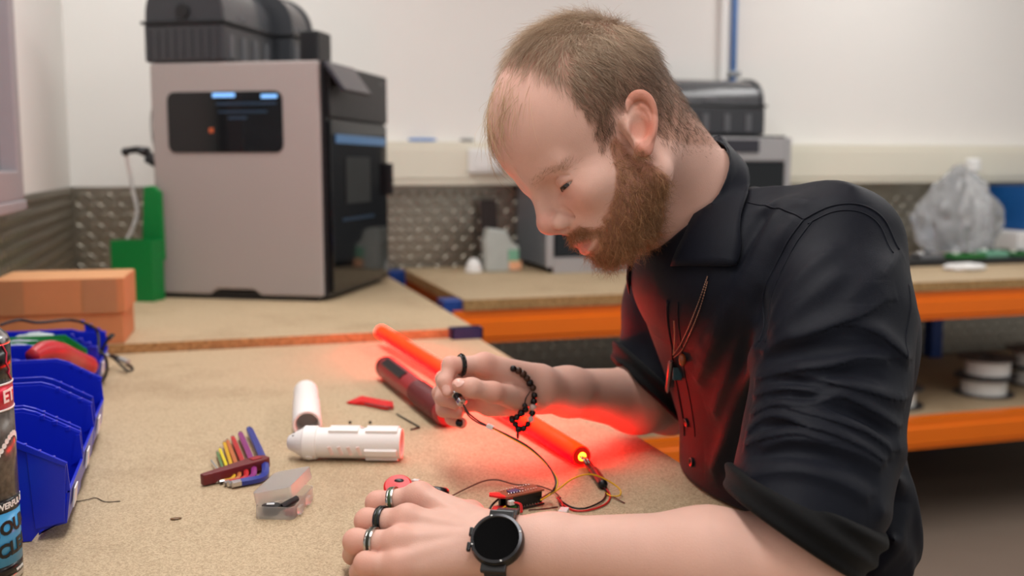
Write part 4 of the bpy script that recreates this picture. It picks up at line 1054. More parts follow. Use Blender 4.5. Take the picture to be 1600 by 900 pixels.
def strands(P, N, D, length, r0, segs=4, curl=0.15, droop=0.0, lift=0.25):
    """P roots, N normals, D comb directions (head frame); returns verts, tris"""
    n = len(P); length = np.broadcast_to(length, (n,)); T_ = unit(D - (D * N).sum(1)[:, None] * N)
    pts = [P - N * 0.0008]; d = unit(T_ + N * lift); step = (length / segs)[:, None]
    for s in range(segs):
        d = unit(d + rng.normal(0, curl, (n, 3)) - N * (lift * 0.30) + np.array([0, 0, -droop]))
        pts.append(pts[-1] + d * step)
    pts = np.stack(pts, 1)
    side = unit(np.cross(T_, N) + 1e-6); up = N; V = []; Fs = []
    for s in range(segs):
        r_ = r0 * (1 - 0.55 * s / segs)
        for k in range(3):
            a = 2 * math.pi * k / 3; V.append(pts[:, s] + side * (math.cos(a) * r_) + up * (math.sin(a) * r_))
    V.append(pts[:, segs]); V = np.stack(V, 1); m = V.shape[1]
    F = []
    for s in range(segs - 1):
        for k in range(3):
            a, b, c, e = s * 3 + k, s * 3 + (k + 1) % 3, s * 3 + 3 + (k + 1) % 3, s * 3 + 3 + k; F += [(a, b, c), (a, c, e)]
    t = segs * 3; s = (segs - 1) * 3
    for k in range(3): F.append((s + k, s + (k + 1) % 3, t))
    F = np.array(F)
    Vw = V.reshape(-1, 3) @ HR.astype(np.float64) + HTn
    Fw = (np.arange(n)[:, None, None] * m + F[None]).reshape(-1, 3)
    return Vw, Fw, m
def hair_obj(name, sets, m, label=None):
    V = []; F = []; C = []; o = 0
    for (v, f, mm), col in sets:
        V.append(v); F.append(f + o); o += len(v); C.append(np.repeat(col, mm, axis=0))
    ob = man_mesh(name, np.concatenate(V), np.concatenate(F), m, np.concatenate(C), label=label); ob['kind'] = 'stuff'; return ob
def cols(n, a, b, p=1.0):
    t = rng.random(n)[:, None] ** p; j = rng.normal(1, 0.08, (n, 1)); a = np.array(s2l(a)); b = np.array(s2l(b)); return (a * (1 - t) + b * t) * j
hair_m = mat('hair_strand', (255, 255, 255), 0.42, var=0.0, attr='tint', spec=0.45)
x, y, z = fcH[:, 0], np.abs(fcH[:, 1]), fcH[:, 2]; yy = fcH[:, 1]
ear_zone = (x > -0.035) & (x < 0.002) & (z < 0.033) & (y > 0.060)
sc = sstep(0.004, -0.006, x - hair_x(z)) * sstep(-0.016, 0.012, z - nape_z(x)) * ~ear_zone
bald = np.interp(x + 0.25 * (z - 0.12), [-0.01, 0.02, 0.045], [1.0, 0.45, 0.13]); bald = np.where(z > 0.085, bald, 1.0)
def comb(P):
    X, Y, Z = P[:, 0], P[:, 1], P[:, 2]
    top = sstep(0.075, 0.125, Z + 0.25 * np.maximum(-X - 0.05, 0))[:, None]; s = np.sign(Y)
    dt = np.stack([np.full(len(P), 1.0), 0.35 * s, np.full(len(P), -0.1)], 1)
    dsd = np.stack([np.where(X > 0.0, 0.10, -0.22), 0 * s, np.full(len(P), -1.0)], 1)
    sw = np.stack([0.35 * np.sin(90 * X + 60 * Z) + 0.35 * np.sin(260 * X + 310 * Z + 200 * Y), 0 * s, 0.2 * np.cos(75 * X + 40 * Y) + 0.3 * np.sin(280 * Z - 240 * X)], 1)
    return dt * top + dsd * (1 - top) + sw + rng.normal(0, 0.22, (len(P), 3))
P, N = roots(sc * bald, 30000)
ln = np.interp(P[:, 2], [-0.05, -0.01, 0.04, 0.09, 0.13], [0.005, 0.012, 0.022, 0.032, 0.036]) * rng.uniform(0.7, 1.2, len(P)) * np.interp(P[:, 0], [0.0, 0.04], [1.0, 0.6])
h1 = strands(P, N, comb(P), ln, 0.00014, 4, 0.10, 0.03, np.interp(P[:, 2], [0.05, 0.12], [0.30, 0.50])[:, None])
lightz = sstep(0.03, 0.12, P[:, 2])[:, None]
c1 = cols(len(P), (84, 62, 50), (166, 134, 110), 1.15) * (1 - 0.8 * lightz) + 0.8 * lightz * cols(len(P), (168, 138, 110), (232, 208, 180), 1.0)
# sparse long wisps over the forehead
fr = sstep(0.035, 0.05, x) * sstep(0.086, 0.10, x * -1 + 0.18) * (z > 0.080) * (y < 0.058)
P2, N2 = roots(fr, 230)
D2 = np.stack([np.full(len(P2), 1.0), 0.25 * np.sign(P2[:, 1]) + rng.normal(0, 0.3, len(P2)), rng.normal(-0.2, 0.25, len(P2))], 1)
h2 = strands(P2, N2, D2, rng.uniform(0.022, 0.060, len(P2)), 0.00015, 6, 0.09, 0.06, 0.34)
c2 = cols(len(P2), (170, 140, 100), (226, 200, 160))
lk = (x > 0.060) * (z > 0.075) * (z < 0.105) * (np.abs(yy) < 0.035)
P3, N3 = roots(lk, 70)
D3 = np.stack([np.full(70, 1.0), rng.normal(0, 0.2, 70), rng.normal(-0.6, 0.2, 70)], 1)
h3 = strands(P3, N3, D3, rng.uniform(0.035, 0.075, 70), 0.00016, 8, 0.07, 0.16, 0.62)
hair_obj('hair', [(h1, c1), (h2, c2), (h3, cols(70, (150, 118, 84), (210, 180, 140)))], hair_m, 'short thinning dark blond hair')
# beard
bm_ = beard_mask(x, y, z)
P, N = roots(bm_ * np.where((x > 0.060) & (z > -0.056), 2.6, 1.0), 16500)
must = (P[:, 0] > 0.060) & (P[:, 2] > -0.056)
D = np.stack([np.where(must, 0.2, 0.25), np.where(must, 0.6 * np.sign(P[:, 1]), 0.1 * np.sign(P[:, 1])), np.full(len(P), -1.0)], 1) + rng.normal(0, 0.45, (len(P), 3))
ln = np.where(must, 0.012, np.interp(P[:, 2], [-0.09, -0.06, -0.03, 0.0], [0.023, 0.019, 0.013, 0.008])) * rng.uniform(0.6, 1.25, len(P))
b1 = strands(P, N, D, ln, 0.00014, 4, 0.34, 0.05, 0.55)
cb1 = cols(len(P), (112, 78, 52), (206, 156, 112), 1.1)
fr_ = sstep(0.03, 0.07, P[:, 0])[:, None]; cb1 = cb1 * (1 - fr_ * 0.5) + cols(len(P), (150, 94, 58), (214, 154, 106)) * fr_ * 0.5
hair_obj('beard', [(b1, cb1)], hair_m, 'full reddish brown beard and moustache')
# eyebrows and lashes
bw = sstep(0.0068, 0.0015, np.abs(z - np.interp(y, [0.006, 0.02, 0.036, 0.050], [0.0150, 0.0165, 0.0165, 0.008]))) * (y > 0.012) * (y < 0.054) * (x > 0.045)
P, N = roots(bw, 2200)
D = np.stack([np.full(len(P), -0.3), np.sign(P[:, 1]), np.full(len(P), 0.15)], 1) + rng.normal(0, 0.2, (len(P), 3))
e1_ = strands(P, N, D, rng.uniform(0.005, 0.009, len(P)), 0.00009, 3, 0.08, 0, 0.12)
hair_obj('eyebrows', [(e1_, cols(len(P), (126, 94, 66), (180, 144, 108)))], hair_m)
n = 120; a = rng.uniform(-0.8, 1.25, n); sg = np.where(rng.random(n) < 0.5, 1, -1); el = -0.13 - 0.10 * a ** 2 * 0.5
P = np.stack([0.0615 + 0.0143 * np.cos(el) * np.cos(a), sg * (0.0335 + 0.0143 * np.cos(el) * np.sin(a)), -0.0008 + 0.0143 * np.sin(el)], 1); N = unit(np.stack([np.cos(a), sg * np.sin(a), np.full(n, -0.25)], 1)); a = np.sin(a)
D = np.stack([np.full(n, 0.6), 0.4 * a * sg, np.full(n, -1.0)], 1)
l1 = strands(P, N, D, rng.uniform(0.003, 0.006, n), 0.00013, 3, 0.04, -0.05, 0.8)
hair_obj('eyelashes', [(l1, cols(n, (60, 44, 32), (110, 84, 60)))], hair_m)
# ================================================================== things on the work table
def along(a, b, up=(0, 0, 1)): return frame(a, Vector(b) - Vector(a), up)
def flat_table(p, z=0.0): return Vector((p.x, p.y, T + z))
# ---- glowing red tube with wired end
def tube_glow():
    m = bpy.data.materials.new('glowing_red_tube'); m.use_nodes = True; nt = m.node_tree; N = nt.nodes; L = nt.links; b = N['Principled BSDF']
    tc = N.new('ShaderNodeTexCoord'); sp = N.new('ShaderNodeSeparateXYZ'); L.new(tc.outputs['Object'], sp.inputs[0])
    at = N.new('ShaderNodeMath'); at.operation = 'MULTIPLY_ADD'; at.inputs[1].default_value = 1 / 0.025; at.inputs[2].default_value = 0.5; L.new(sp.outputs['Z'], at.inputs[0])
    r = N.new('ShaderNodeValToRGB'); e = r.color_ramp.elements      # the lamp strip inside faces up: the upper half shines brighter
    e[0].position = 0.50; e[0].color = (0.80, 0.0, 0.0003, 1); e[1].position = 0.95; e[1].color = (1.0, 0.0024, 0.0002, 1); L.new(at.outputs[0], r.inputs[0])
    L.new(r.outputs[0], b.inputs['Emission Color']); b.inputs['Emission Strength'].default_value = 41.0
    b.inputs['Base Color'].default_value = (0.25, 0.002, 0.001, 1); b.inputs['Roughness'].default_value = 0.4; b.inputs['Specular IOR Level'].default_value = 0.1
    return m
glow_m = tube_glow()
g0 = ph(909, 713, 0.0128); g1 = ph(593, 517, 0.030)
GMx = along(g0, g1); GL = (g1 - g0).length
bl = empty('light_tube', M=GMx, label='glowing red light tube lying across the table', cat='light tube')
RT = 0.0125
MB().lathe([(RT - 0.001, 0.0), (RT, 0.002)] + [(RT, GL * k / 8) for k in range(1, 8)] + [(RT, GL - 0.014), (RT * 0.8, GL - 0.006), (RT * 0.4, GL - 0.001), (0.0, GL)], 28, Matrix.Rotation(math.pi / 2, 4, 'Y')).build('tube', glow_m, bl, 40)
ring_m = mat('tube_end_red', (150, 10, 8), 0.3, emit=(220, 20, 8), estr=0.6)
MB().lathe([(0.0055, -0.0012), (RT - 0.0012, -0.0012), (RT - 0.0005, 0.001)], 28, Matrix.Rotation(math.pi / 2, 4, 'Y')).build('end_cap', ring_m, bl)
hot = mat('lamp_core', (255, 190, 70), 0.4, emit=(255, 170, 40), estr=6.0)
MB().lathe([(0.0, -0.0018), (0.0050, -0.0018), (0.0054, -0.0008)], 20, Matrix.Rotation(math.pi / 2, 4, 'Y')).build('lamp_core', hot, bl)
black_pl = mat('black_plastic', (18, 18, 20), 0.32, var=0.05)
silver_m = mat('bright_metal', (205, 205, 208), 0.18, metal=1.0, var=0.03)
wire_black = mat('wire_black', (16, 14, 14), 0.4); wire_red = mat('wire_red', (205, 30, 30), 0.4); wire_yel = mat('wire_yellow', (226, 176, 30), 0.4); wire_brown = mat('wire_brown', (84, 34, 26), 0.45)
white_gl = mat('white_clip', (235, 235, 232), 0.35, trans=0.2)
red_pl = mat('red_plastic', (212, 24, 26), 0.35, var=0.04); red_dark = mat('maroon_plastic', (104, 34, 36), 0.42, var=0.08)
def wpts(pts): return [ph(a, b, c) for a, b, c in pts]
def wire(name, pts, r_, m, label, n=48, cat='wire', group=None):
    return MB().tube(bez(wpts(pts), n), r_, 8).build(name, m, smooth=True, label=label, cat=cat, group=group)
# heat-shrunk lead out of the tube end
ld = empty('tube_lead', ph(930, 742, 0.0), label='black heat-shrink lead with bare wires at the tube end', cat='cable')
for k, (ox, oz) in enumerate(((0, 0), (3, 0.003), (-3, 0.002))):
    MB().tube(bez([ph(909 + ox, 713, 0.0128 + oz), ph(914 + ox, 717, 0.016 + oz), ph(919 + ox * 0.7, 724, 0.012 + oz)], 8), 0.0011, 6).build('bare_wire', silver_m if k else wire_red, ld, True, world=True)
MB().tube(bez(wpts([(917, 722, 0.010), (922, 729, 0.0075), (927, 736, 0.0065)]), 10), [0.0030] + [0.0045] * 9 + [0.0040], 12).build('heat_shrink', black_pl, ld, True, world=True)
MB().tube(bez(wpts([(926, 734, 0.0060), (935, 746, 0.0055), (943, 759, 0.0050)]), 10), [0.0040] + [0.0056] * 9 + [0.0042], 12).build('heat_shrink', black_pl, ld, True, world=True)
MB().ball(ph(909, 716, 0.0225), 0.0016, 8).build('solder_joint', silver_m, ld, True, world=True)
wire('lead_wire', [(943, 759, .004), (947, 770, .002), (940, 783, .002), (915, 794, .002), (895, 793, .002), (880, 785, .002), (872, 777, .003)], .0010, wire_black, 'black wire looping from the heat-shrink lead back to the tag')
wire('lead_wire', [(940, 759, .003), (953, 772, .0015), (948, 786, .0015), (925, 796, .0015), (900, 798, .0015), (882, 790, .0015), (872, 780, .002)], .0010, wire_red, 'red wire looping beside the black one from the lead')
wire('signal_wire', [(846, 781, .008), (870, 766, .014), (895, 748, .020), (922, 741, .022), (948, 750, .014), (968, 764, .006), (968, 774, .003), (955, 775, .002), (946, 770, .002)], .0009, wire_yel, 'yellow wire arching from the circuit board over the lead')
wire('signal_wire', [(955, 774, .002), (965, 780, .002), (976, 786, .001)], .0007, wire_brown, 'short brown wire end on the table right of the lead')
wire('signal_wire', [(655, 779, .006), (675, 778, .004), (700, 777, .003), (725, 765, .004), (755, 752, .006), (778, 750, .006), (805, 757, .003), (840, 759, .003), (865, 768, .003), (876, 778, .003)], .0008, wire_brown, 'long thin brown wire running behind the hand and circuit board')
wire('signal_wire', [(700, 783, .002), (725, 785, .002), (748, 790, .002), (760, 798, .002)], .0007, wire_red, 'short red wire between the hand and the circuit board')
wire('signal_wire', [(826, 797, .002), (850, 795, .001), (872, 792, .001)], .0007, wire_brown, 'thin brown wire under the right end of the circuit board')
# tag where red and black wires join
tg = empty('wire_tag', ph(883, 800, 0), label='white plug on twisted red and black wires beside the forearm', cat='connector')
for k, (mm, dx) in enumerate(((wire_red, -2), (wire_black, 2))):
    MB().tube(bez(wpts([(872 + dx, 778, .003), (876 - dx, 786, .003), (880 + dx, 797, .003)]), 12), .0009, 6).build('lead', mm, tg, True, world=True)
TM = along(ph(879, 808, 0.0), ph(887, 794, 0.0)); MB().box((0.006, 0, 0.0035), (0.014, 0.009, 0.006), TM, ch=0.0006).build('plug', white_gl, tg, world=True)
# ---- dark red ribbed hilt
h0 = ph(603, 573, 0.0205); h1 = ph(700, 648, 0.0190); HM = along(h0, h1); HLn = (h1 - h0).length
hl_ = empty('ribbed_hilt', M=HM, label='dark red ribbed handle lying beside the glowing tube', cat='handle')
RY = Matrix.Rotation(math.pi / 2, 4, 'Y')
MB().lathe([(0.0, -0.003), (0.014, -0.003), (0.0185, 0.001), (0.0195, 0.008), (0.0195, 0.012)], 28, RY).build('end_cap', black_pl, hl_, 40)
red_sat = mat('red_satin', (150, 34, 40), 0.4, var=0.06)
MB().lathe([(0.0185, 0.0122), (0.0192, 0.020), (0.0190, 0.10), (0.0182, 0.15), (0.0176, 0.185), (0.0172, 0.1995)], 28, RY).build('front_section', red_sat, hl_, 40)
MB().box((0.090, 0.0, 0.0182), (0.120, 0.015, 0.0040), Matrix.Rotation(math.radians(32), 4, 'X'), ch=0.0016).build('inset_panel', black_pl, hl_)
MB().lathe([(0.0166, 0.1997), (0.0170, 0.2000), (0.0170, 0.33), (0.0166, 0.33)], 24, RY).build('grip_core', red_dark, hl_, 40)
for k in range(17):
    x_ = 0.202 + k * 0.0076
    MB().lathe([(0.0172, x_), (0.0190, x_ + 0.0016), (0.0190, x_ + 0.0046), (0.0172, x_ + 0.0062)], 24, RY).build('rib', red_dark, hl_, 40)
MB().lathe([(0.0172, 0.3315), (0.0180, 0.333), (0.0180, HLn - 0.01), (0.015, HLn), (0.0, HLn)], 24, RY).build('rear_section', red_sat, hl_, 40)
# ---- white printed hilts
white_print = mat('white_print', (236, 232, 228), 0.5, var=0.015, bump=0.12, bscale=700)
a0 = ph(450, 691, 0.0205); a1 = ph(628, 693, 0.0205); WM = along(a0, a1); WLn = (a1 - a0).length; k_ = WLn / 0.178
wh = empty('printed_hilt', M=WM, label='white printed handle shell with slots, lying in front', cat='handle')
Rr = 0.0192
MB().lathe([(0.0, 0.0), (0.006, 0.0), (0.0085, 0.0015), (0.0185, 0.0200)], 28, RY).build('nose', white_print, wh, 35)
for a in (0.2, 0.75, 1.3, 1.85):
    MB().ball((0.0095, 0.0115 * math.cos(a + 0.3) * 1.0, 0.0115 * math.sin(a + 0.3)), (0.0032, 0.0014, 0.0014), 8).build('nose_slot', pr_grey2, wh)
MB().lathe([(0.0190, 0.0201), (0.0205, 0.0215), (0.0205, 0.0355), (0.0197, 0.037), (Rr - 0.0008, 0.0375), (Rr - 0.0008, WLn - 0.001)], 40, RY, cap=False).build('barrel', white_print, wh, 30)
MB().lathe([(Rr - 0.0008, WLn - 0.001), (Rr - 0.001, WLn), (Rr - 0.004, WLn), (Rr - 0.004, WLn - 0.03), (0.0, WLn - 0.031)], 32, RY, cap=False).build('socket', mat('white_print_pink', (240, 214, 206), 0.5), wh, 30)
for j in range(8):                                            # raised panels round the barrel
    a = math.radians(22 + 45 * j); M_ = Matrix.Rotation(a, 4, 'X')
    for (x0, x1, nm) in ((0.052, 0.088, 'rib_panel'), (0.097, WLn - 0.004, 'rib_panel')):
        if j in (1, 2, 3) and x0 < 0.09 or j == 1: continue
        b = MB(); b.prism([(-0.0048, Rr - 0.0016), (-0.0036, Rr + 0.0018), (0.0036, Rr + 0.0018), (0.0048, Rr - 0.0016)], x0, x1, axis=0, M=M_); b.build(nm, white_print, wh)
for j in range(4):
    x_ = 0.056 + j * 0.0115
    for a in (math.radians(106), math.radians(-12)):
        M_ = Matrix.Translation((x_, 0, 0)) @ Matrix.Rotation(a, 4, 'X') @ Matrix.Rotation(0.3, 4, 'Z')
        MB().box((0, 0, Rr - 0.0006), (0.0042, 0.012, 0.0016), M_, ch=0.0006).build('slot', MATS['white_print_pink'], wh)
MB().lathe([(0.0, 0.0), (0.0042, 0.0), (0.0048, 0.0012), (0.0030, 0.0016), (0.0, 0.0016)], 20, Matrix.Translation((0.0285, -0.0135, -0.0150)) @ Matrix.Rotation(math.radians(140), 4, 'X')).build('button', white_print, wh)
b0 = ph(478, 611, 0.0185); b1 = ph(480, 664, 0.0195); BMx = along(b1, b0); BLn = (b1 - b0).length
wb = empty('printed_sleeve', M=BMx, label='white printed tube standing behind the slotted handle, open end near', cat='tube')
prof = [(0.0150, 0.0)] + [(0.0150, 0.001)]
MB().lathe([(0.0158, 0.0), (0.0182, 0.0), (0.0190, 0.003), (0.0190, BLn * 0.62), (0.0180, BLn * 0.64), (0.0180, BLn * 0.97), (0.0165, BLn), (0.0, BLn)], 36, RY, cap=False).build('shell', white_print, wb, 35)
tp_ = []
for k in range(18): tp_ += [(0.0158, 0.0005 + k * 0.0026), (0.0150, 0.0018 + k * 0.0026)]
tp_ += [(0.0150, 0.048), (0.0, 0.048)]
MB().lathe(tp_, 36, RY, cap=False).build('thread', white_print, wb, 50)
# ---- red printed clip, small key, grub screws
b = MB(); pts = [(541, 630), (549, 627), (565, 623.5), (614, 633), (615, 639), (603, 640.5), (566, 633), (553, 632)]
q = [ph(x_, y_, 0.0012) for x_, y_ in pts]; n = len(q)
b.add([tuple(p) for p in q] + [tuple(p + Vector((0, 0, 0.0055 if 1 < i < 7 else 0.002))) for i, p in enumerate(q)], [tuple(range(n))[::-1], tuple(range(n, 2 * n))] + [(i, (i + 1) % n, n + (i + 1) % n, n + i) for i in range(n)])
rc = empty('plastic_clip', ph(580, 634, 0), label='flat red plastic clip lying behind the white handles', cat='clip')
b.build('clip_body', red_pl, rc, world=True, bevel=0.0006)
MB().tube(wpts([(570, 630.5, .0066), (612, 637.5, .0066)]), 0.0011, 6).build('groove_rail', red_dark, rc, world=True)
MB().tube(bez(wpts([(620, 647, .0016), (640, 658.5, .0016), (653.5, 666, .0016), (655, 667.5, .0016), (652, 668.6, .0016), (642, 671, .0016)]), 20), 0.0013, 6).build('hex_key', mat('steel_dark', (66, 72, 64), 0.35, metal=0.8), smooth=30, label='small bare steel hex key right of the red clip', cat='hex key')
for x_ in (547, 578.5):
    s_ = MB(); s_.lathe([(0.0, 0.0), (0.0018, 0.0), (0.0019, 0.0008), (0.0019, 0.0034), (0.0012, 0.0036), (0.0010, 0.0022), (0.0, 0.0022)], 12, Matrix.Translation(ph(x_, 662, 0.0)))
    s_.build('grub_screw', black_pl, label=('left' if x_ < 560 else 'right') + ' one of two tiny black grub screws behind the white handle', cat='screw', group='grub screws')
# ---- colour-coded hex keys in a holder
hk = empty('key_holder', ph(370, 735, 0.0), label='maroon plastic holder gripping the fan of coloured hex keys', cat='holder')
ha, hb_ = ph(318, 747, 0.010), ph(419, 720, 0.0125)
tipL, tipR = [(330, 719), (339, 706), (343, 701), (350, 691), (355, 688), (363, 683), (375, 677), (389, 670)], None
kcol = [(150, 156, 158), (92, 128, 84), (226, 206, 40), (214, 168, 34), (190, 108, 60), (186, 40, 44), (140, 50, 120), (42, 56, 140)]
krad = [.0009, .0017, .0019, .0022, .0026, .0031, .0037, .0047]
hx_ = [(340, 733), (348, 732), (354, 729), (361, 726), (368, 723), (378, 719), (391, 715), (408, 711)]
bend = [(342, 741), (350, 742), (357, 742), (366, 742), (374, 742), (385, 741), (397, 738), (415, 734)]
bend2 = [(338, 745), (345, 747), (352, 748), (360, 749), (368, 749), (378, 749), (390, 748), (408, 747)]
send = [(318, 747), (322, 748), (330, 750), (337, 753), (343, 754), (350, 756), (356, 757), (362, 757)]
names = ['grey', 'green', 'yellow', 'gold', 'orange', 'red', 'purple', 'blue']
for i in range(8):
    z_ = 0.0045 + krad[i] * 1.15; km = mat('key_' + names[i], kcol[i], 0.35, var=0.05)
    k = empty('coloured_hex_key', ph(hx_[i][0], hx_[i][1], 0), label=('smallest bare grey' if i == 0 else names[i]) + ' hex key in the maroon holder' + (', the thickest' if i == 7 else ''), cat='hex key', group='hex keys in the holder')
    P0, P1, P2, P3, P4 = [ph(p[0], p[1], zz) for p, zz in ((tipL[i], z_), (hx_[i], z_), (bend[i], max(z_ * 0.8, krad[i] + .001)), (bend2[i], krad[i] + .0008), (send[i], krad[i] + .0004))]
    MB().tube([P0, P0.lerp(P1, 0.06)], krad[i] * 0.86, 6).build('tip', silver_m, k, world=True)
    mid = bez([P0.lerp(P1, 0.05), P1, P2, P3, P3.lerp(P4, 0.7)], 24)
    MB().tube(mid, krad[i], 6).build('shaft', km, k, world=True, smooth=25)
    MB().tube([P3.lerp(P4, 0.68), P4], krad[i] * 0.95, 6).build('short_end', silver_m, k, world=True)
HKM = along(ha, hb_); HKL = (hb_ - ha).length
b = MB(); b.prism([(-0.001, -0.002), (0.008, -0.003), (HKL - 0.004, -0.003), (HKL + 0.003, 0.001), (HKL + 0.003, 0.014), (HKL - 0.004, 0.019), (0.008, 0.008), (-0.001, 0.006)], -0.0085, 0.0040, axis=2, M=HKM); b.build('holder_body', red_dark, hk, world=True, bevel=0.0015)
MB().box((HKL - 0.012, 0.008, 0.0043), (0.012, 0.010, 0.0012), HKM).build('size_plate', MATS['red_satin'], hk, world=True)
# ---- clear plastic case, ajar
clear = mat('clear_plastic', (244, 244, 244), 0.28, var=0.01, trans=0.88, ior=1.2, spec=0.4)
f0, f1, r1, r0 = ph(398, 811, 0), ph(459, 813, 0), ph(474, 766, 0), ph(416, 764, 0)
cx_ = (f1 - f0).normalized(); CMx = frame(f0, cx_, (0, 0, 1)); CW = (f1 - f0).length; CDp = 0.074
cc = empty('clear_case', M=CMx, label='small clear plastic case with a half-open lid', cat='case')
def tray(b, w_, d_, h_, t, M=None, r_=0.006):
    o = rrect(w_, d_, r_, 4, w_ / 2, d_ / 2); i_ = rrect(w_ - 2 * t, d_ - 2 * t, r_ - t, 4, w_ / 2, d_ / 2); n = len(o)
    vs = [(p[0], p[1], 0) for p in o] + [(p[0], p[1], h_) for p in o] + [(p[0], p[1], h_) for p in i_] + [(p[0], p[1], t) for p in i_]
    fs = [tuple(range(n))[::-1], tuple(range(3 * n, 4 * n))]
    for lv in range(3): fs += [(lv * n + k, lv * n + (k + 1) % n, (lv + 1) * n + (k + 1) % n, (lv + 1) * n + k) for k in range(n)]
    return b.add(vs, fs, M)
tray(MB(), CW, CDp, 0.013, 0.0013).build('base', clear, cc, smooth=40)
LM_ = Matrix.Translation((CW, 0, 0.0155)) @ Matrix.Rotation(math.radians(-163), 4, 'Y') 
LM_ = Matrix.Translation((0.0, 0, 0.0145)) @ Matrix.Rotation(math.radians(-12), 4, 'Y') @ Matrix.Translation((0, 0, 0.012)) @ Matrix.Scale(-1, 4, (0, 0, 1))
tray(MB(), CW, CDp, 0.012, 0.0012, LM_).build('lid', clear, cc, smooth=40)
for y_ in (CDp * 0.22, CDp * 0.62): MB().box((CW + 0.002, y_, 0.006), (0.004, 0.011, 0.008), ch=0.001).build('latch', clear, cc)
bits = mat('dark_tool', (58, 60, 64), 0.3, metal=0.5)
bc = empty('tool_bit', M=CMx @ Matrix.Translation((0.012, 0.016, 0.0015)), label='dark round tool bit with a bright pin inside the clear case', cat='tool')
MB().lathe([(0.0, 0.0), (0.0085, 0.0), (0.0095, 0.002), (0.0095, 0.008), (0.0, 0.0085)], 20).build('hub', bits, bc)
MB().tube([(-0.004, -0.002, 0.0092), (0.004, -0.001, 0.0092)], 0.0016, 8).build('pin', silver_m, bc)
MB().tube([(0.008, 0.006, 0.004), (0.016, 0.034, 0.004)], 0.0035, 10).build('shank', bits, bc)
MB().box((0.034, 0.012, 0.004), (0.010, 0.008, 0.006), CMx, ch=0.001).build('insert_block', MATS['red_satin'], label='small dark red block inside the clear case', cat='block')
# ---- little round speaker, its plug and the wrapped cell behind the hand
spk = empty('round_speaker', ph(622, 768, 0.0), label='small red round speaker behind the index finger', cat='speaker')
sc_ = ph(622, 762, 0.010); SM = frame(sc_, RGT, (Vector((0, 0, 1)) * 0.8 - FWD * 0.6))
MB().lathe([(0.0, -0.006), (0.014, -0.006), (0.0155, -0.004), (0.0155, 0.003), (0.0135, 0.005), (0.0, 0.0055)], 32, SM).build('case', red_pl, spk, 40, world=True)
MB().ball((0.001, 0.0055, 0.005), (0.0055, 0.0028, 0.0014), 14, SM).build('magnet', black_pl, spk, True, world=True)
jp = empty('wire_plug', ph(652, 755, 0), label='white plug with red and yellow wires beside the red speaker', cat='connector')
JM = along(ph(645, 752, 0.012), ph(656, 754, 0.012)); MB().box((0.004, 0, 0), (0.008, 0.006, 0.005), JM, ch=0.0006).build('plug', white_gl, jp, world=True)
for mm, o in ((wire_red, 0), (wire_yel, 2.0), (wire_black, 4)):
    MB().tube(bez(wpts([(655, 752 + o * 0.4, .012), (664, 756 + o * 0.5, .013), (672, 764 + o * 0.4, .010), (678, 769 + o * 0.3, .006)]), 14), 0.0009, 6).build('wire', mm, jp, True, world=True)
cl_ = empty('wrapped_cell', ph(684, 772, 0), label='black shrink-wrapped part behind the knuckles', cat='battery')
MB().tube(bez(wpts([(672, 767, .0055), (679, 768, .0062), (690, 769, .0062), (698, 768, .005)]), 12), [.0030, .0052] + [.0056] * 7 + [.0050, .0042, .0036, .0030, .0030][:4], 12).build('cell', black_pl, cl_, True, world=True) if False else MB().tube(bez(wpts([(672, 767, .0055), (679, 768, .0062), (690, 769, .0062), (698, 768, .005)]), 9), [.0030, .0048, .0056, .0058, .0058, .0058, .0056, .0052, .0046, .0036], 12).build('cell', black_pl, cl_, True, world=True)
# ---- circuit stack
pcb_brown = mat('perf_board', (148, 78, 52), 0.45, var=0.15, vscale=300); pcb_green = mat('green_board', (40, 120, 52), 0.4)
e0 = ph(790, 803, 0.0); e1 = ph(843, 791, 0.0); EM = along(e0, e1); ELn = (e1 - e0).length
cs = empty('circuit_stack', M=EM, label='stacked circuit board with pin headers and red tape behind the watch', cat='circuit board')
MB().box((ELn / 2 + 0.003, 0.010, 0.0020), (ELn + 0.006, 0.021, 0.0016)).build('lower_board', mat('board_black', (30, 30, 30), 0.4), cs)
MB().box((ELn / 2 + 0.004, 0.0035, 0.0095), (ELn, 0.0045, 0.0125), ch=0.0004).build('pin_header', black_pl, cs)
MB().box((ELn / 2 + 0.004, 0.0175, 0.0095), (ELn, 0.0045, 0.0125), ch=0.0004).build('pin_header', black_pl, cs)
MB().box((ELn / 2 + 0.003, 0.0105, 0.0166), (ELn + 0.006, 0.021, 0.0016)).build('upper_board', pcb_brown, cs)
MB().box((ELn * 0.40, 0.0105, 0.0182), (0.012, 0.008, 0.0016)).build('chip', mat('chip_violet', (88, 70, 110), 0.4), cs)
MB().box((ELn * 0.66, 0.0125, 0.0180), (0.005, 0.004, 0.0012)).build('chip', silver_m, cs)
pin = MB().lathe([(0.0, 0.0), (0.0005, 0.0), (0.0005, 0.0022), (0.0, 0.0024)], 6)
pin_o = None
for k in range(11):
    for y_ in (0.0035, 0.0175):
        for z_ in (0.0174, -0.0002):
            if z_ < 0 and y_ > 0.01: continue
            if pin_o is None: pin_o = pin.build('pin', silver_m, cs); o = pin_o
            else: o = pin_o.copy(); COL.objects.link(o); o.parent = cs
            o.location = (0.006 + k * (ELn - 0.004) / 11, y_ if z_ > 0 else 0.0006, z_ if z_ > 0 else 0.0026)
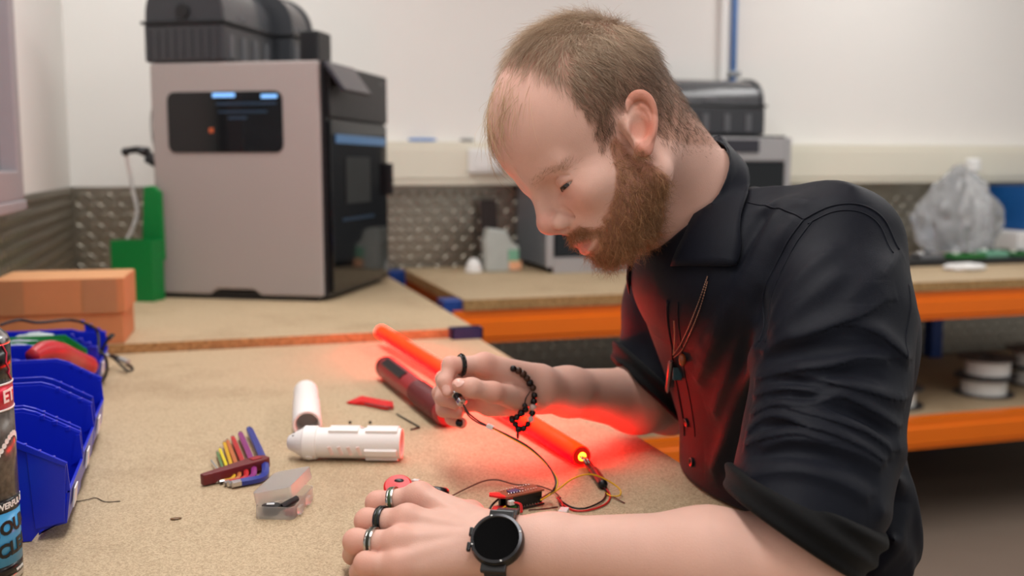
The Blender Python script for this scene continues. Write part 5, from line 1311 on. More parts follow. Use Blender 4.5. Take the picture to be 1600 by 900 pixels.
for pl, dz in (([(-0.022, 0.004), (-0.012, 0.0), (0.006, 0.001), (0.010, 0.012), (0.004, 0.02), (-0.014, 0.016)], 0.0175), ([(-0.02, -0.002), (0.006, -0.004), (0.010, 0.006), (-0.008, 0.012)], 0.006)):
    b = MB(); b.prism(pl, dz - 0.0022, dz, axis=2, M=Matrix.Rotation(math.radians(14 if dz > 0.01 else 6), 4, 'Y')); b.build('tape', red_pl, cs, bevel=0.0006)
MB().box((0.006, -0.001, 0.0045), (0.012, 0.004, 0.004), ch=0.0004).build('green_block', pcb_green, cs)
MB().box((0.0055, -0.002, 0.0115), (0.006, 0.005, 0.0045), ch=0.0005).build('plug', white_gl, cs)
MB().tube(bez([(-0.026, -0.004, 0.004), (-0.016, 0.002, 0.011), (-0.004, 0.008, 0.014)], 12), 0.0011, 6).build('wire', wire_black, cs, True)
MB().tube(bez([(-0.024, -0.006, 0.003), (-0.012, -0.003, 0.006), (0.0, 0.0, 0.008)], 12), 0.0010, 6).build('wire', wire_yel, cs, True)
for o_ in (0, 0.0018): MB().tube(bez([(0.006 + o_, -0.003, 0.012), (0.012 + o_, -0.008, 0.010), (0.010 + o_, -0.013, 0.003)], 12), 0.0008, 6).build('wire', wire_red, cs, True)
MB().tube([(ELn + 0.004, 0.008, 0.004), (ELn + 0.012, 0.007, 0.005)], 0.0007, 6).build('wire', wire_red, cs, True)
# ---- barrel plug held in the fingers, with its thin cable
q0, q1 = pd(703, 602, 1.142), pd(723, 631, 1.122); QM = along(q0, q1); QL = (q1 - q0).length
plg = empty('barrel_plug', M=QM, label='black and silver barrel connector pinched between finger and thumb', cat='connector')
MB().lathe([(0.0, -0.004), (0.0040, -0.004), (0.0048, -0.002), (0.0048, QL * 0.42), (0.0042, QL * 0.44)], 20, RY).build('black_sleeve', black_pl, plg, 40)
MB().lathe([(0.0050, QL * 0.44), (0.0058, QL * 0.46), (0.0058, QL * 0.52), (0.0050, QL * 0.54)], 20, RY).build('collar_ring', silver_m, plg, 40)
MB().lathe([(0.0049, QL * 0.54), (0.0049, QL * 0.80), (0.005, QL * 0.82)], 20, RY).build('black_ring', black_pl, plg, 40)
MB().lathe([(0.0050, QL * 0.80), (0.0054, QL * 0.83), (0.0054, QL * 0.97), (0.004, QL), (0.0, QL)], 20, RY).build('metal_end', silver_m, plg, 40)
q1b = pd(724, 632, 1.121)
jc = pd(766, 667, 1.115)
for mm, o in ((wire_black, 0), (wire_brown, 1)):
    MB().tube(bez([q1b, pd(732, 645 + 4 * o, 1.118), pd(748, 658 + 3 * o, 1.117), jc], 20), 0.0009, 6).build('thin_wire', mm, plg, True, world=True)
MB().box((0, 0, 0), (0.008, 0.0055, 0.0045), along(jc, pd(774, 671, 1.113)), ch=0.0005).build('inline_plug', white_gl, plg, world=True)
for mm, o in ((wire_black, 0), (wire_yel, 1.4), (wire_brown, -1.2)):
    MB().tube(bez([jc, pd(800, 684 + o, 1.09), pd(830, 702 + o, 1.085), pd(856, 727 + o * 0.5, 1.075), pd(869 + o, 750, 1.062), pd(866 + o, 765, 1.052), ph(858, 772 + o, 0.010), ph(845, 780 + o, 0.009)], 56), 0.0009, 6).build('cable', mm, plg, True, world=True)
# ---- pencil marks and a crumb on the board
dark_m = mat('dark_scrap', (52, 38, 26), 0.7)
MB().tube(bez(wpts([(112, 785, .0006), (135, 781, .0012), (150, 778, .0008), (165, 784, .001), (188, 783, .0006)]), 20), 0.0005, 5).build('thread_scrap', dark_m, smooth=True, label='thin dark thread lying right of the blue bins', cat='thread')
MB().ball(ph(275, 810, 0.001), (0.006, 0.0035, 0.0008), 10).build('glue_blob', mat('glue_brown', (110, 78, 44), 0.4), smooth=True, label='flat brown glue blob on the board left of the clear case', cat='blob')

# ================================================================== blue bins on the left
bin_m = mat('blue_bin', (12, 36, 186), 0.30, var=0.04, vscale=10, spec=0.5)
tag_m = mat('paper_tag', (232, 232, 230), 0.7)
def make_bin(x_, y_, w_, label, L_=0.20, H=0.100, rot=0.0):
    """open-fronted stacking bin; local x points out of the open front, y across, z up; origin at the near front foot"""
    r = empty('storage_bin', M=Matrix.Translation((x_, y_, T + 0.0005)) @ Matrix.Rotation(rot, 4, 'Z'), label=label, cat='bin', group='blue stacking bins')
    t = 0.0022
    side = [(-L_, 0.0), (-0.030, 0.0), (-0.022, 0.010), (0.0, 0.016), (0.004, 0.074), (-0.038, H - 0.004), (-0.050, H), (-L_, H)]
    for s, yy_ in ((0, 0.0), (1, w_ - t)):
        b = MB(); b.prism(side, yy_, yy_ + t, axis=1); b.build('side_panel', bin_m, r, bevel=0.0006)
        b = MB(); yo = -0.0022 if s == 0 else w_ - 0.0002
        b.prism([(-0.026, 0.012), (-0.0005, 0.0165), (0.0035, 0.0735), (-0.030, 0.0895)], yo, yo + 0.0024, axis=1); b.build('front_flange', bin_m, r, bevel=0.0005)
        b = MB(); yo = -0.0035 if s == 0 else w_ - 0.0015
        b.prism([(0.003, 0.071), (0.005, 0.0745), (-0.038, H - 0.001), (-0.050, H + 0.003), (-L_, H + 0.003), (-L_, H - 0.003), (-0.051, H - 0.003), (-0.040, H - 0.007)], yo, yo + 0.005, axis=1); b.build('rim', bin_m, r, bevel=0.0005)
        for k in range(3):
            MB().box((-0.008 - 0.012 * k, (0.0 if s == 0 else w_), 0.079 + 0.0070 * k), (0.005, 0.0065, 0.005), ch=0.0008).build('stacking_lug', bin_m, r)
    MB().box((-L_ / 2 - 0.015, w_ / 2, 0.002), (L_ - 0.032, w_ - 2 * t, 0.003)).build('bottom', bin_m, r)
    MB().box((-L_ + t / 2, w_ / 2, H / 2), (t, w_ - 2 * t, H)).build('back_panel', bin_m, r)
    b = MB(); b.prism([(-0.024, 0.004), (-0.018, 0.010), (0.0015, 0.014), (0.006, 0.046), (0.0032, 0.0465), (-0.001, 0.0165), (-0.024, 0.0075)], t, w_ - t, axis=1); lp = b.build('front_lip', bin_m, r, bevel=0.0005)
    MB().box((0, 0, 0), (0.0012, 0.024, 0.019), Matrix.Translation((0.0062, w_ * 0.30, 0.032)) @ Matrix.Rotation(0.12, 4, 'Y')).build('label_card', tag_m, lp)
    for s in (0, 1):
        b = MB(); y0_ = t if s == 0 else w_ - t
        b.prism([(-0.006, 0.040), (0.006, 0.045), (0.004, 0.072), (0.0, 0.072)], y0_, y0_ + (0.002 if s == 0 else -0.002), axis=1); b.build('corner_gusset', bin_m, r)
    return r
make_bin(-0.136, 1.030, 0.118, 'blue stacking bin nearest the camera beside the spray can')
make_bin(-0.138, 1.166, 0.122, 'second blue stacking bin from the camera')
make_bin(-0.140, 1.322, 0.118, 'third blue stacking bin from the camera')
make_bin(-0.192, 1.455, 0.110, 'fourth blue stacking bin, below the red handle')
make_bin(-0.168, 1.700, 0.150, 'farthest blue bin, full of cables and bags in front of the cardboard box', H=0.078)
green_bin = mat('green_bin', (10, 128, 52), 0.35)
gb_ = empty('small_bin', M=Matrix.Translation((-0.178, 1.640, T + 0.045)), label='small green bin with a white sticker tucked in the far blue bin', cat='bin')
gside = [(-0.14, 0.0), (-0.006, 0.0), (0.0, 0.012), (0.0, 0.028), (-0.03, 0.052), (-0.14, 0.052)]
for y_ in (0.0, 0.046): b = MB(); b.prism(gside, y_, y_ + 0.002, axis=1); b.build('side_panel', green_bin, gb_, bevel=0.0005)
MB().box((-0.07, 0.024, 0.001), (0.132, 0.044, 0.002)).build('bottom', green_bin, gb_)
MB().box((-0.001, 0.024, 0.012), (0.002, 0.044, 0.022)).build('front_lip', green_bin, gb_)
MB().box((0, -0.0006, 0), (0.05, 0.001, 0.012), Matrix.Translation((-0.035, 0, 0.031)) @ Matrix.Rotation(0.35, 4, 'Y')).build('sticker', tag_m, gb_)
rh = empty('red_handle', ph(110, 575, 0.05), label='red plastic tool handle resting across the blue bins', cat='handle')
red_h = mat('red_handle_plastic', (176, 40, 48), 0.35, var=0.05)
rp = bez([ph(50, 557, 0.098), ph(68, 549, 0.100), ph(92, 552, 0.090), ph(116, 563, 0.065), ph(137, 572, 0.048)], 20)
MB().tube(rp, [0.010 + 0.006 * sstep(0, 0.4, np.array(i / (len(rp) - 1))) for i in range(len(rp))], 16).build('handle', red_h, rh, True, world=True)
MB().ball(rp[-1], (0.0155, 0.0155, 0.0155), 14).build('end', red_h, rh, True, world=True)
wrap = mat('bubble_wrap', (196, 208, 226), 0.25, trans=0.45, var=0.1, vscale=60, bump=0.8, bscale=220)
def crumple(name, c, r_, m, label, cat, seed, amp=0.25, n=40):
    rg = np.random.default_rng(seed); b = MB(); b.ball((0, 0, 0), 1.0, n); ks = rg.normal(0, 4.0, (7, 3)); phs = rg.uniform(0, 6, 7)
    vs = []
    for v in b.v:
        v = np.array(v); s = sum(abs(math.sin(float(k @ v) + p_)) for k, p_ in zip(ks, phs)) / 7 - 0.6; q = v * (1 + amp * s * 2); vs.append((c[0] + q[0] * r_[0], c[1] + q[1] * r_[1], c[2] + q[2] * r_[2]))
    b.v = vs; return b.build(name, m, smooth=28, label=label, cat=cat)
crumple('bubble_bag', tuple(ph(28, 549, 0.080)), (0.050, 0.030, 0.016), wrap, 'pale bubble-wrap bag lying in the blue bins by the spray can', 'bag', 3)
crumple('foil_bag', tuple(ph(55, 532, 0.085)), (0.030, 0.02, 0.012), mat('foil_pale', (190, 206, 206), 0.3, trans=0.2), 'small pale plastic pouch beside the green bin', 'pouch', 4)
ca = empty('usb_cable', ph(165, 565, 0.0), label='tangled black cable with grey plugs hanging off the far blue bin', cat='cable')
for pts in ([(140, 508, .095), (152, 518, .08), (154, 545, .055), (150, 572, .03), (156, 599, .002), (167, 580, .02), (163, 555, .05), (140, 545, .06), (125, 540, .06)],
            [(158, 548, .045), (178, 560, .02), (200, 580, .002), (207, 575, .002), (195, 566, .006), (175, 558, .02), (160, 552, .045)],
            [(156, 552, .045), (164, 538, .06), (171, 528, .07)], [(158, 552, .04), (176, 556, .03), (190, 560, .025)],
            [(0, 508, .10), (30, 500, .105), (60, 504, .10), (110, 500, .10), (140, 508, .095)]):
    MB().tube(bez(wpts(pts), 40), 0.0024, 8).build('cable', cable_m, ca, True, world=True)
plug_m = mat('plug_grey', (170, 172, 172), 0.35, metal=0.4)
for p0_, p1_, mm in (((170, 529, .07), (176, 523, .075), black_pl), ((188, 560, .025), (200, 565, .022), plug_m), ((138, 546, .06), (152, 549, .055), white_gl), ((158, 552, .045), (168, 555, .04), plug_m)):
    MB().tube([ph(*p0_), ph(*p1_)], 0.0052, 8, flat=0.6).build('plug', mm, ca, world=True)
# ---- spray can at the left edge
can_red = mat('can_red_art', (204, 36, 60), 0.25, metal=0.2, var=0.5, vscale=70); can_black = mat('can_black', (16, 16, 18), 0.22, var=0.3, vscale=50)
can_blue = mat('can_blue', (66, 152, 204), 0.25, var=0.02); can_art = mat('can_photo_art', (96, 90, 84), 0.25, metal=0.3, var=0.9, vscale=190)
ink_white = mat('ink_white', (238, 238, 236), 0.35); ink_black = mat('ink_black', (12, 12, 14), 0.35); ink_pink = mat('ink_pink', (226, 60, 90), 0.3)
RC = 0.0325; edge = ph(38, 893, 0.0); cdir = Vector((edge.x, edge.y, 0)) ; perp = Vector((-cdir.y, cdir.x, 0)).normalized()
cc_ = edge + perp * RC; cc_.z = T + 0.0005
can = empty('spray_can', M=Matrix.Translation(cc_), label='black, red and blue aerosol can at the left edge of the table', cat='spray can')
MB().lathe([(0.0, 0.0), (RC - 0.003, 0.0), (RC - 0.0005, 0.0015), (RC, 0.004), (RC - 0.0006, 0.006)], 48).build('base_rim', silver_m, can, 40)
def band(nm, z0_, z1_, m_): return MB().lathe([(RC - 0.0003, z0_), (RC - 0.0003, z1_)], 48, closed=False).build(nm, m_, can, True)
band('foot_band', 0.006, 0.016, can_black); band('title_band', 0.016, 0.062, can_blue); band('slogan_band', 0.062, 0.074, can_black)
band('picture_band', 0.074, 0.150, can_art); band('brand_band', 0.150, 0.172, can_red); band('upper_band', 0.172, 0.205, can_black)
MB().lathe([(RC - 0.0003, 0.205), (RC, 0.206), (RC - 0.002, 0.212), (RC - 0.010, 0.220), (0.016, 0.222)], 40).build('shoulder', silver_m, can, 40)
MB().lathe([(0.021, 0.2215), (0.022, 0.223), (0.0205, 0.248), (0.012, 0.252), (0.0, 0.252)], 32).build('cap', black_pl, can, 40)
vis = (cam_pos - cc_); a_cam = math.atan2(vis.y, vis.x)
def can_text(body, z_, size, m_, ang, bold=0.0, tilt=0.0):
    n_ = Vector((math.cos(ang), math.sin(ang), 0)); xr = Vector((0, 0, 1)).cross(n_); M_ = frame(cc_ + n_ * (RC + 0.0002) + Vector((0, 0, z_)), xr, n_)
    return text(body, size, M_ @ Matrix.Rotation(tilt, 4, 'Z'), m_, can, curve=RC + 0.0003, bold=bold, depth=0.00015)
can_text('MOUN', 0.049, 0.0165, ink_black, a_cam + 0.86, 0.0007, 0.09); can_text('CLEA', 0.030, 0.0165, ink_black, a_cam + 0.98, 0.0007, 0.09)
can_text('POWERFUL & T', 0.068, 0.0072, ink_white, a_cam + 0.88, 0.0002, 0.05); can_text('www.', 0.010, 0.0055, ink_white, a_cam + 1.12, 0.0001, 0.05)
can_text('ET', 0.161, 0.015, ink_white, a_cam + 1.05, 0.0004, 0.06)
for zz in (0.150, 0.172): MB().lathe([(RC + 0.0001, zz - 0.0008), (RC + 0.0003, zz), (RC + 0.0001, zz + 0.0008)], 48).build('band_line', ink_white, can, True)
for k in range(14):                                           # chain printed on the picture band
    a = a_cam + 0.25 + 0.10 * k; zz = 0.118 - 0.010 * math.cos(k * 0.35)
    n_ = Vector((math.cos(a), math.sin(a), 0)); MB().lathe([(0.0014, 0), (0.0024, 0.0002), (0.0024, -0.0001)], 12, frame(cc_ + n_ * (RC - 0.0001) + Vector((0, 0, zz)), Vector((0, 0, 1)).cross(n_), n_)).build('chain_link', ink_white, can, world=True)
zz = [0.205, 0.198, 0.190, 0.183, 0.180, 0.174]
MB().tube([cc_ + Vector((math.cos(a_cam + 0.9 + 0.10 * (k % 2) + 0.05 * k), math.sin(a_cam + 0.9 + 0.10 * (k % 2) + 0.05 * k), 0)) * (RC + 0.0001) + Vector((0, 0, z_)) for k, z_ in enumerate(zz)], 0.0006, 5).build('flame_line', ink_pink, can, world=True)
# ================================================================== things he wears
gun = mat('gunmetal', (60, 60, 62), 0.25, metal=0.9); watch_bk = mat('watch_black', (14, 14, 15), 0.3, var=0.05); strap_m = mat('strap_rubber', (34, 35, 37), 0.55)
glass_bk = mat('watch_glass', (2, 2, 3), 0.15, spec=0.06)
wc = hit(body, 779, 850); wn_ = (-FWD * 0.80 + Vector((0, 0, 1)) * 0.66 - RGT * 0.04).normalized(); wax = (EL_ - WL_).normalized()
WMx = frame(wc + wn_ * 0.0015, wax, wn_)
wt = empty('wrist_watch', M=WMx, label='black round smartwatch on the left wrist', cat='watch')
rw = 0.0224
MB().lathe([(0.0, -0.001), (rw - 0.003, -0.001), (rw - 0.0005, 0.001), (rw, 0.004), (rw - 0.0006, 0.0085), (rw - 0.0012, 0.0092)], 48).build('case', watch_bk, wt, 40)
MB().lathe([(rw - 0.0008, 0.0088), (rw - 0.0012, 0.0106), (rw - 0.0034, 0.0110), (rw - 0.0040, 0.0102)], 48, cap=False).build('bezel', gun, wt, 50)
MB().lathe([(0.0, 0.0103), (rw - 0.0041, 0.0103), (rw - 0.0039, 0.0098)], 48).build('glass', glass_bk, wt)
for k in range(4):
    a = math.radians(20 + 90 * k); MB().box(((rw - 0.0022) * math.cos(a), (rw - 0.0022) * math.sin(a), 0.0112), (0.0016, 0.0010, 0.0004), ch=0.0002).build('bezel_mark', ink_white, wt)
for dy in (0.006, -0.007): MB().box((-rw - 0.0006, dy, 0.0048), (0.0032, 0.0075, 0.0042), ch=0.001).build('push_button', watch_bk, wt)
# strap: band following the wrist section
for s in (1, -1):
    pts = [];
    for k in range(9):
        q = WMx @ Vector((0, s * (rw - 0.003 + 0.0052 * k), 0.003 - 0.0016 * k - 0.00045 * k * k))
        P_ = np.array([list(q)], f32); d_ = float(body(P_)[0]); n_ = Vector(body.normal(P_)[0].tolist())
        if k >= 2: q = q - n_ * (d_ - 0.0026)
        if q.z < T + 0.003: break
        pts.append((q, n_))
    b = MB(); vs = []; fs = []
    for i, (q, n_) in enumerate(pts):
        w_ = 0.0105 - 0.0004 * i
        for a, o in ((-1, 0.0012), (1, 0.0012), (1, -0.0012), (-1, -0.0012)): vs.append(tuple(q + wax * (a * w_) + n_ * o))
    for i in range(len(pts) - 1):
        for j in range(4): fs.append((i * 4 + j, i * 4 + (j + 1) % 4, i * 4 + 4 + (j + 1) % 4, i * 4 + 4 + j))
    m_ = len(pts) - 1; fs += [(0, 1, 2, 3), (m_ * 4 + 3, m_ * 4 + 2, m_ * 4 + 1, m_ * 4)]
    b.add(vs, fs); b.build('strap', strap_m, wt, world=True)
    MB().box((0, s * (rw + 0.0005), 0.0035), (0.021, 0.008, 0.005), ch=0.0012).build('lug', watch_bk, wt)
# rings: bands fitted round the finger
steel = mat('ring_steel', (196, 192, 184), 0.16, metal=1.0); dark_in = mat('ring_dark', (44, 48, 40), 0.3, metal=0.5)
green_in = mat('ring_green', (62, 84, 56), 0.35, metal=0.4)
def ring(pa, pb, t_, r_, w_, label, inlay, outer=steel, fld=body):
    c = pa.lerp(pb, t_); ax = (pb - pa).normalized(); M_ = frame(c, ax, (0, 0, 1))
    e = empty('finger_ring', M=M_, label=label, cat='ring', group='rings on the fingers')
    MB().lathe([(r_, -w_), (r_ + 0.0014, -w_), (r_ + 0.0019, -w_ * 0.6), (r_ + 0.0014, -w_ * 0.42), (r_ + 0.0014, w_ * 0.42), (r_ + 0.0019, w_ * 0.6), (r_ + 0.0014, w_), (r_, w_)], 40, RY, closed=True).build('band', outer, e, 50)
    MB().lathe([(r_ + 0.0013, -w_ * 0.42), (r_ + 0.0017, -w_ * 0.3), (r_ + 0.0017, w_ * 0.3), (r_ + 0.0013, w_ * 0.42)], 40, RY, cap=False).build('inlay', inlay, e, 50)
    return e
def rr(H, f, t_): return H[f][1][0] * (1 - t_) + H[f][1][1] * t_
for f, t_, lab, inl in (('index', 0.60, 'steel ring with a green inlay on the left index finger', green_in), ('middle', 0.62, 'dark patterned ring on the left middle finger', dark_in), ('ring', 0.60, 'polished steel ring with a black groove on the left ring finger', dark_in)):
    ring(LH[f][0][0], LH[f][0][1], t_, rr(LH, f, t_) + 0.0006, 0.0032, lab, inl, gun if f == 'middle' else steel)
rg = ring(RH['index'][0][0], RH['index'][0][1], 0.68, rr(RH, 'index', 0.68) + 0.0007, 0.0026, 'dark chain-link ring on the right index finger', dark_in, gun)
for k in range(14):
    a = 2 * math.pi * k / 14; r_ = rr(RH, 'index', 0.68) + 0.0026
    MB().ball((0, r_ * math.cos(a), r_ * math.sin(a)), (0.0016, 0.0009, 0.0011), 8).build('link', gun, rg)
# nails
nail_p = mat('nail_pink', (226, 178, 164), 0.25); nail_b = mat('nail_black', (10, 10, 12), 0.2)
def nail(x_, y_, w_, l_, ax_px, m_, lab=None):
    c = hit(body, x_, y_); n_ = Vector(body.normal(np.array([list(c)], f32), 0.003)[0].tolist()); c2 = hit(body, x_ + ax_px[0], y_ + ax_px[1]); M_ = frame(c, c2 - c, n_)
    b = MB(); vs = []; fs = []; nu, nv = 6, 6
    for i in range(nu + 1):
        for j in range(nv + 1):
            u_, v_ = -1 + 2 * i / nu, -1 + 2 * j / nv
            s_ = math.sqrt(max(0, 1 - max(0, abs(u_) - 0.55) ** 2 / 0.22)); p_ = M_ @ Vector((u_ * l_, v_ * w_ * s_, 0))
            P_ = np.array([list(p_)], f32); d_ = float(body(P_)[0]); p_ = p_ - n_ * (d_ - 0.0004) ; vs.append(tuple(p_))
    for i in range(nu):
        for j in range(nv): a = i * (nv + 1) + j; fs.append((a, a + 1, a + nv + 2, a + nv + 1))
    o = b.add(vs, fs).build('nail', m_, None, True); o.data.transform(ROOTM[MAN.name].inverted()); o.parent = MAN
    if lab: o['label'] = lab
nail(697, 609, 0.0046, 0.0058, (3, 9), nail_p); nail(717, 597, 0.0050, 0.0058, (-7, -4), nail_p); nail(717, 661, 0.0042, 0.0046, (6, 1), nail_b, 'black painted nail')
# bead bracelet with hanging loop on the right wrist
bead_b = mat('bead_brown', (62, 38, 26), 0.3, var=0.3, vscale=150); bead_k = mat('bead_black', (20, 14, 16), 0.25); bead_w = mat('bead_pale', (214, 186, 178), 0.4); cord_m = mat('bracelet_cord', (30, 18, 18), 0.6)
br = empty('bead_bracelet', WR_, label='dark wooden bead bracelet hanging from the right wrist', cat='bracelet')
def proj_path(pts, off):
    out_ = []
    for x_, y_ in pts:
        p_ = hit(body, x_, y_); n_ = Vector(body.normal(np.array([list(p_)], f32))[0].tolist()); out_.append(p_ + n_ * off)
    return out_
up_path = proj_path([(800, 577), (808, 580), (816, 585), (823, 592), (829, 600), (833, 609)], 0.0040)
dep = 1.165
hang = [pd(835, 618, dep), pd(834, 628, dep), pd(832, 640, dep), pd(831, 650, dep), pd(827, 660, dep), pd(820, 668, dep), pd(812, 672, dep), pd(806, 664, dep), pd(801, 656, dep), pd(793, 651, dep)]
hang2 = [pd(800, 657, dep - 0.006), pd(808, 652, dep - 0.006), pd(815, 645, dep - 0.006), pd(821, 640, dep - 0.006), pd(824, 634, dep - 0.006)]
def bead_run(path, spacing, r_, chooser):
    path = bez(path, 80); acc = 0.0; k = 0; last = path[0]; MB().tube(path, 0.0007, 5).build('cord', cord_m, br, world=True)
    nxt = 0.0
    for i in range(1, len(path)):
        seg = (path[i] - path[i - 1]).length
        while nxt <= acc + seg:
            p_ = path[i - 1].lerp(path[i], (nxt - acc) / max(seg, 1e-9)); m_ = chooser(k)
            MB().ball(p_, r_ * (0.92 + 0.16 * ((k * 7) % 5) / 4), 10).build('bead', m_, br, True, world=True); k += 1; nxt += spacing
        acc += seg
bead_run(up_path, 0.0066, 0.0043, lambda k: bead_b if k % 4 else bead_k)
bead_run(hang, 0.0068, 0.0042, lambda k: bead_w if k in (2, 4) else bead_k)
bead_run(hang2, 0.0066, 0.0040, lambda k: bead_k)
MB().tube(bez([pd(828, 612, dep), pd(822, 622, dep - 0.01), pd(820, 632, dep - 0.01)], 10), 0.0007, 5).build('cord', cord_m, br, world=True); MB().ball(pd(820, 634, dep - 0.01), 0.0032, 10).build('bead', bead_k, br, True, world=True)
MB().ball(pd(809, 680, dep), (0.0018, 0.0018, 0.0048), 10).build('drop', bead_k, br, True, world=True)
# necklace and pendants
chain_m = mat('chain_metal', (190, 150, 130), 0.3, metal=0.9); amber = mat('amber_bead', (150, 70, 36), 0.2, spec=0.6)
nk = empty('necklace', hit(shirt, 1060, 560), label='fine chain necklace with a grey bullet pendant over the shirt front', cat='necklace')
def chain_links(pts, n):
    q = bez(pts, n * 2)
    for i in range(0, len(q) - 1, 1):
        MB().tube([q[i], q[i].lerp(q[i + 1], 0.62)], 0.00065, 5).build('chain_link', chain_m, nk, world=True)
def on_shirt(x_, y_, off=0.002):
    p_ = hit(shirt, x_, y_); n_ = Vector(shirt.normal(np.array([list(p_)], f32))[0].tolist()); return p_ + n_ * off
chain_links([on_shirt(1107, 432), on_shirt(1094, 470), on_shirt(1080, 505), on_shirt(1066, 535), on_shirt(1056, 552, 0.004)], 22)
chain_links([on_shirt(1107, 440), on_shirt(1096, 480), on_shirt(1082, 515), on_shirt(1068, 545), on_shirt(1057, 556, 0.004)], 22)
chain_links([on_shirt(1055, 500), on_shirt(1056, 525), on_shirt(1057, 552, 0.004)], 12)
pt0, pt1 = on_shirt(1056, 560, 0.006), on_shirt(1050, 612, 0.006); PMx = along(pt0, pt1); PLn = (pt1 - pt0).length
MB().lathe([(0.0, 0.0), (0.0014, 0.0), (0.0020, 0.003), (0.0032, 0.005), (0.0032, PLn * 0.78), (0.0024, PLn * 0.90), (0.0, PLn)], 16, RY @ Matrix.Identity(4)).build('pendant', mat('pendant_steel', (118, 112, 118), 0.3, metal=0.9), nk, 40, world=False) if False else MB().lathe([(0.0, 0.0), (0.0014, 0.0), (0.0020, 0.003), (0.0032, 0.005), (0.0032, PLn * 0.78), (0.0024, PLn * 0.90), (0.0, PLn)], 16, PMx @ RY).build('pendant', mat('pendant_steel', (118, 112, 118), 0.3, metal=0.9), nk, 40, world=True)
MB().ball(on_shirt(1070, 560, 0.003), (0.0042, 0.0042, 0.0070), 12).build('amber_drop', amber, nk, True, world=True)
MB().box((0, 0, 0), (0.010, 0.004, 0.014), frame(on_shirt(1062, 582, 0.003), RGT, UPV), ch=0.001).build('stone', mat('pendant_teal', (40, 66, 74), 0.2), nk, world=True)
# ================================================================== clutter on the back bench
plate_dk = mat('dark_plate', (46, 36, 34), 0.5, var=0.05)
p0 = Vector((0.93, 3.44, T + 0.001))
MB().box((0, 0, 0), (0.062, 0.012, 0.235), Matrix.Translation((0.972, 3.50, T + 0.1185)) @ Matrix.Rotation(-0.10, 4, 'X'), ch=0.002).build('dark_board', plate_dk, label='narrow dark brown board leaning on the tread plate', cat='board')
packm = mat('clear_pack', (206, 214, 210), 0.3, trans=0.35, var=0.12, vscale=30); pk_green = mat('pack_green', (120, 178, 150), 0.5); pk_or = mat('pack_orange', (232, 176, 136), 0.5)
pk = empty('parts_pack', (0.955, 3.30, T), label='pale plastic pack with green and orange labels on the bench', cat='pack')
b = MB(); b.prism([(-0.060, 0.0), (0.055, 0.0), (0.055, 0.085), (0.030, 0.100), (0.010, 0.140), (-0.052, 0.148), (-0.064, 0.10)], -0.03, 0.03, axis=1, M=Matrix.Translation((0.965, 3.32, T + 0.0005))); b.build('pouch', packm, pk, world=True, bevel=0.008)
MB().box((0.998, 3.288, T + 0.055), (0.036, 0.004, 0.040), ch=0.001).build('label', pk_green, pk, world=True)
MB().box((1.004, 3.287, T + 0.022), (0.042, 0.004, 0.030), ch=0.001).build('label', pk_or, pk, world=True)
wcp = empty('plastic_dome', (0.868, 3.32, T + 0.0005), label='small white plastic cap standing on the bench', cat='cap')
MB().lathe([(0.026, 0.0), (0.028, 0.006), (0.026, 0.022), (0.018, 0.038), (0.008, 0.046), (0.0, 0.047)], 24).build('dome', white_pl, wcp, True)
MB().lathe([(0.028, 0.0), (0.030, 0.002), (0.030, 0.006), (0.028, 0.008)], 24).build('skirt', white_pl, wcp, True)
# things on top of the trunking
for i, (x_, w_, h_, mm, lab, ct) in enumerate(((0.74, 0.10, 0.012, blue_pipe, 'blue marker pen lying on the trunking', 'pen'), (0.90, 0.05, 0.012, grey_metal, 'small grey part lying on the trunking', 'part'))):
    b = MB(); b.tube([(x_ - w_ / 2, WB - 0.035, DADO + 0.157), (x_ - w_ * 0.3, WB - 0.035, DADO + 0.157), (x_ + w_ * 0.35, WB - 0.035, DADO + 0.157), (x_ + w_ / 2, WB - 0.035, DADO + 0.157)], [h_ * 0.35, h_ * 0.5, h_ * 0.5, h_ * 0.2], 10); b.build('marker_pen' if i == 0 else 'small_part', mm, smooth=True, label=lab, cat=ct)
# big crumpled clear bag with a white bottle top behind it
bagm = mat('crumpled_bag', (230, 233, 236), 0.2, trans=0.75, var=0.10, vscale=24, ior=1.2)
bagc = Vector((2.80, 3.30, T + 0.0))
def bag(name, c, seed):
    rg = np.random.default_rng(seed); b = MB(); b.ball((0, 0, 0), 1.0, 72); ks = rg.normal(0, 6.0, (12, 3)); phs = rg.uniform(0, 6, 12); vs = []
    for v in b.v:
        v = np.array(v); s = sum(abs(math.sin(float(k @ v) + p_)) for k, p_ in zip(ks, phs)) / 12 - 0.63
        f_ = 1 + 0.55 * s; zz = v[2]; wd = 1.0 if zz < 0 else (1 - 0.55 * zz ** 1.3); wd = wd * (1 if zz > -0.6 else 1.0)
        vs.append((c.x + v[0] * f_ * wd * 0.185, c.y + v[1] * f_ * wd * 0.11, max(T + 0.024, c.z + 0.165 + zz * f_ * 0.185)))
    b.v = vs; return b.build(name, bagm, smooth=24, label='crumpled clear plastic bag standing on the right of the bench', cat='bag')
bag('plastic_bag', bagc, 5)
bt = empty('white_bottle', (2.96, 3.42, T + 0.0005), label='white bottle with a round cap behind the crumpled bag', cat='bottle')
MB().lathe([(0.0, 0.0), (0.034, 0.0), (0.036, 0.004), (0.036, 0.27), (0.022, 0.30), (0.014, 0.31), (0.014, 0.335)], 28).build('body', white_pl, bt, 40)
MB().lathe([(0.024, 0.332), (0.030, 0.336), (0.030, 0.375), (0.022, 0.384), (0.0, 0.385)], 24).build('cap', white_pl, bt, 40)
bb = mat('bench_blue', (16, 84, 150), 0.4); 
b1_ = empty('blue_crate', (3.27, 3.42, T), label='blue crate at the right end of the bench', cat='crate')
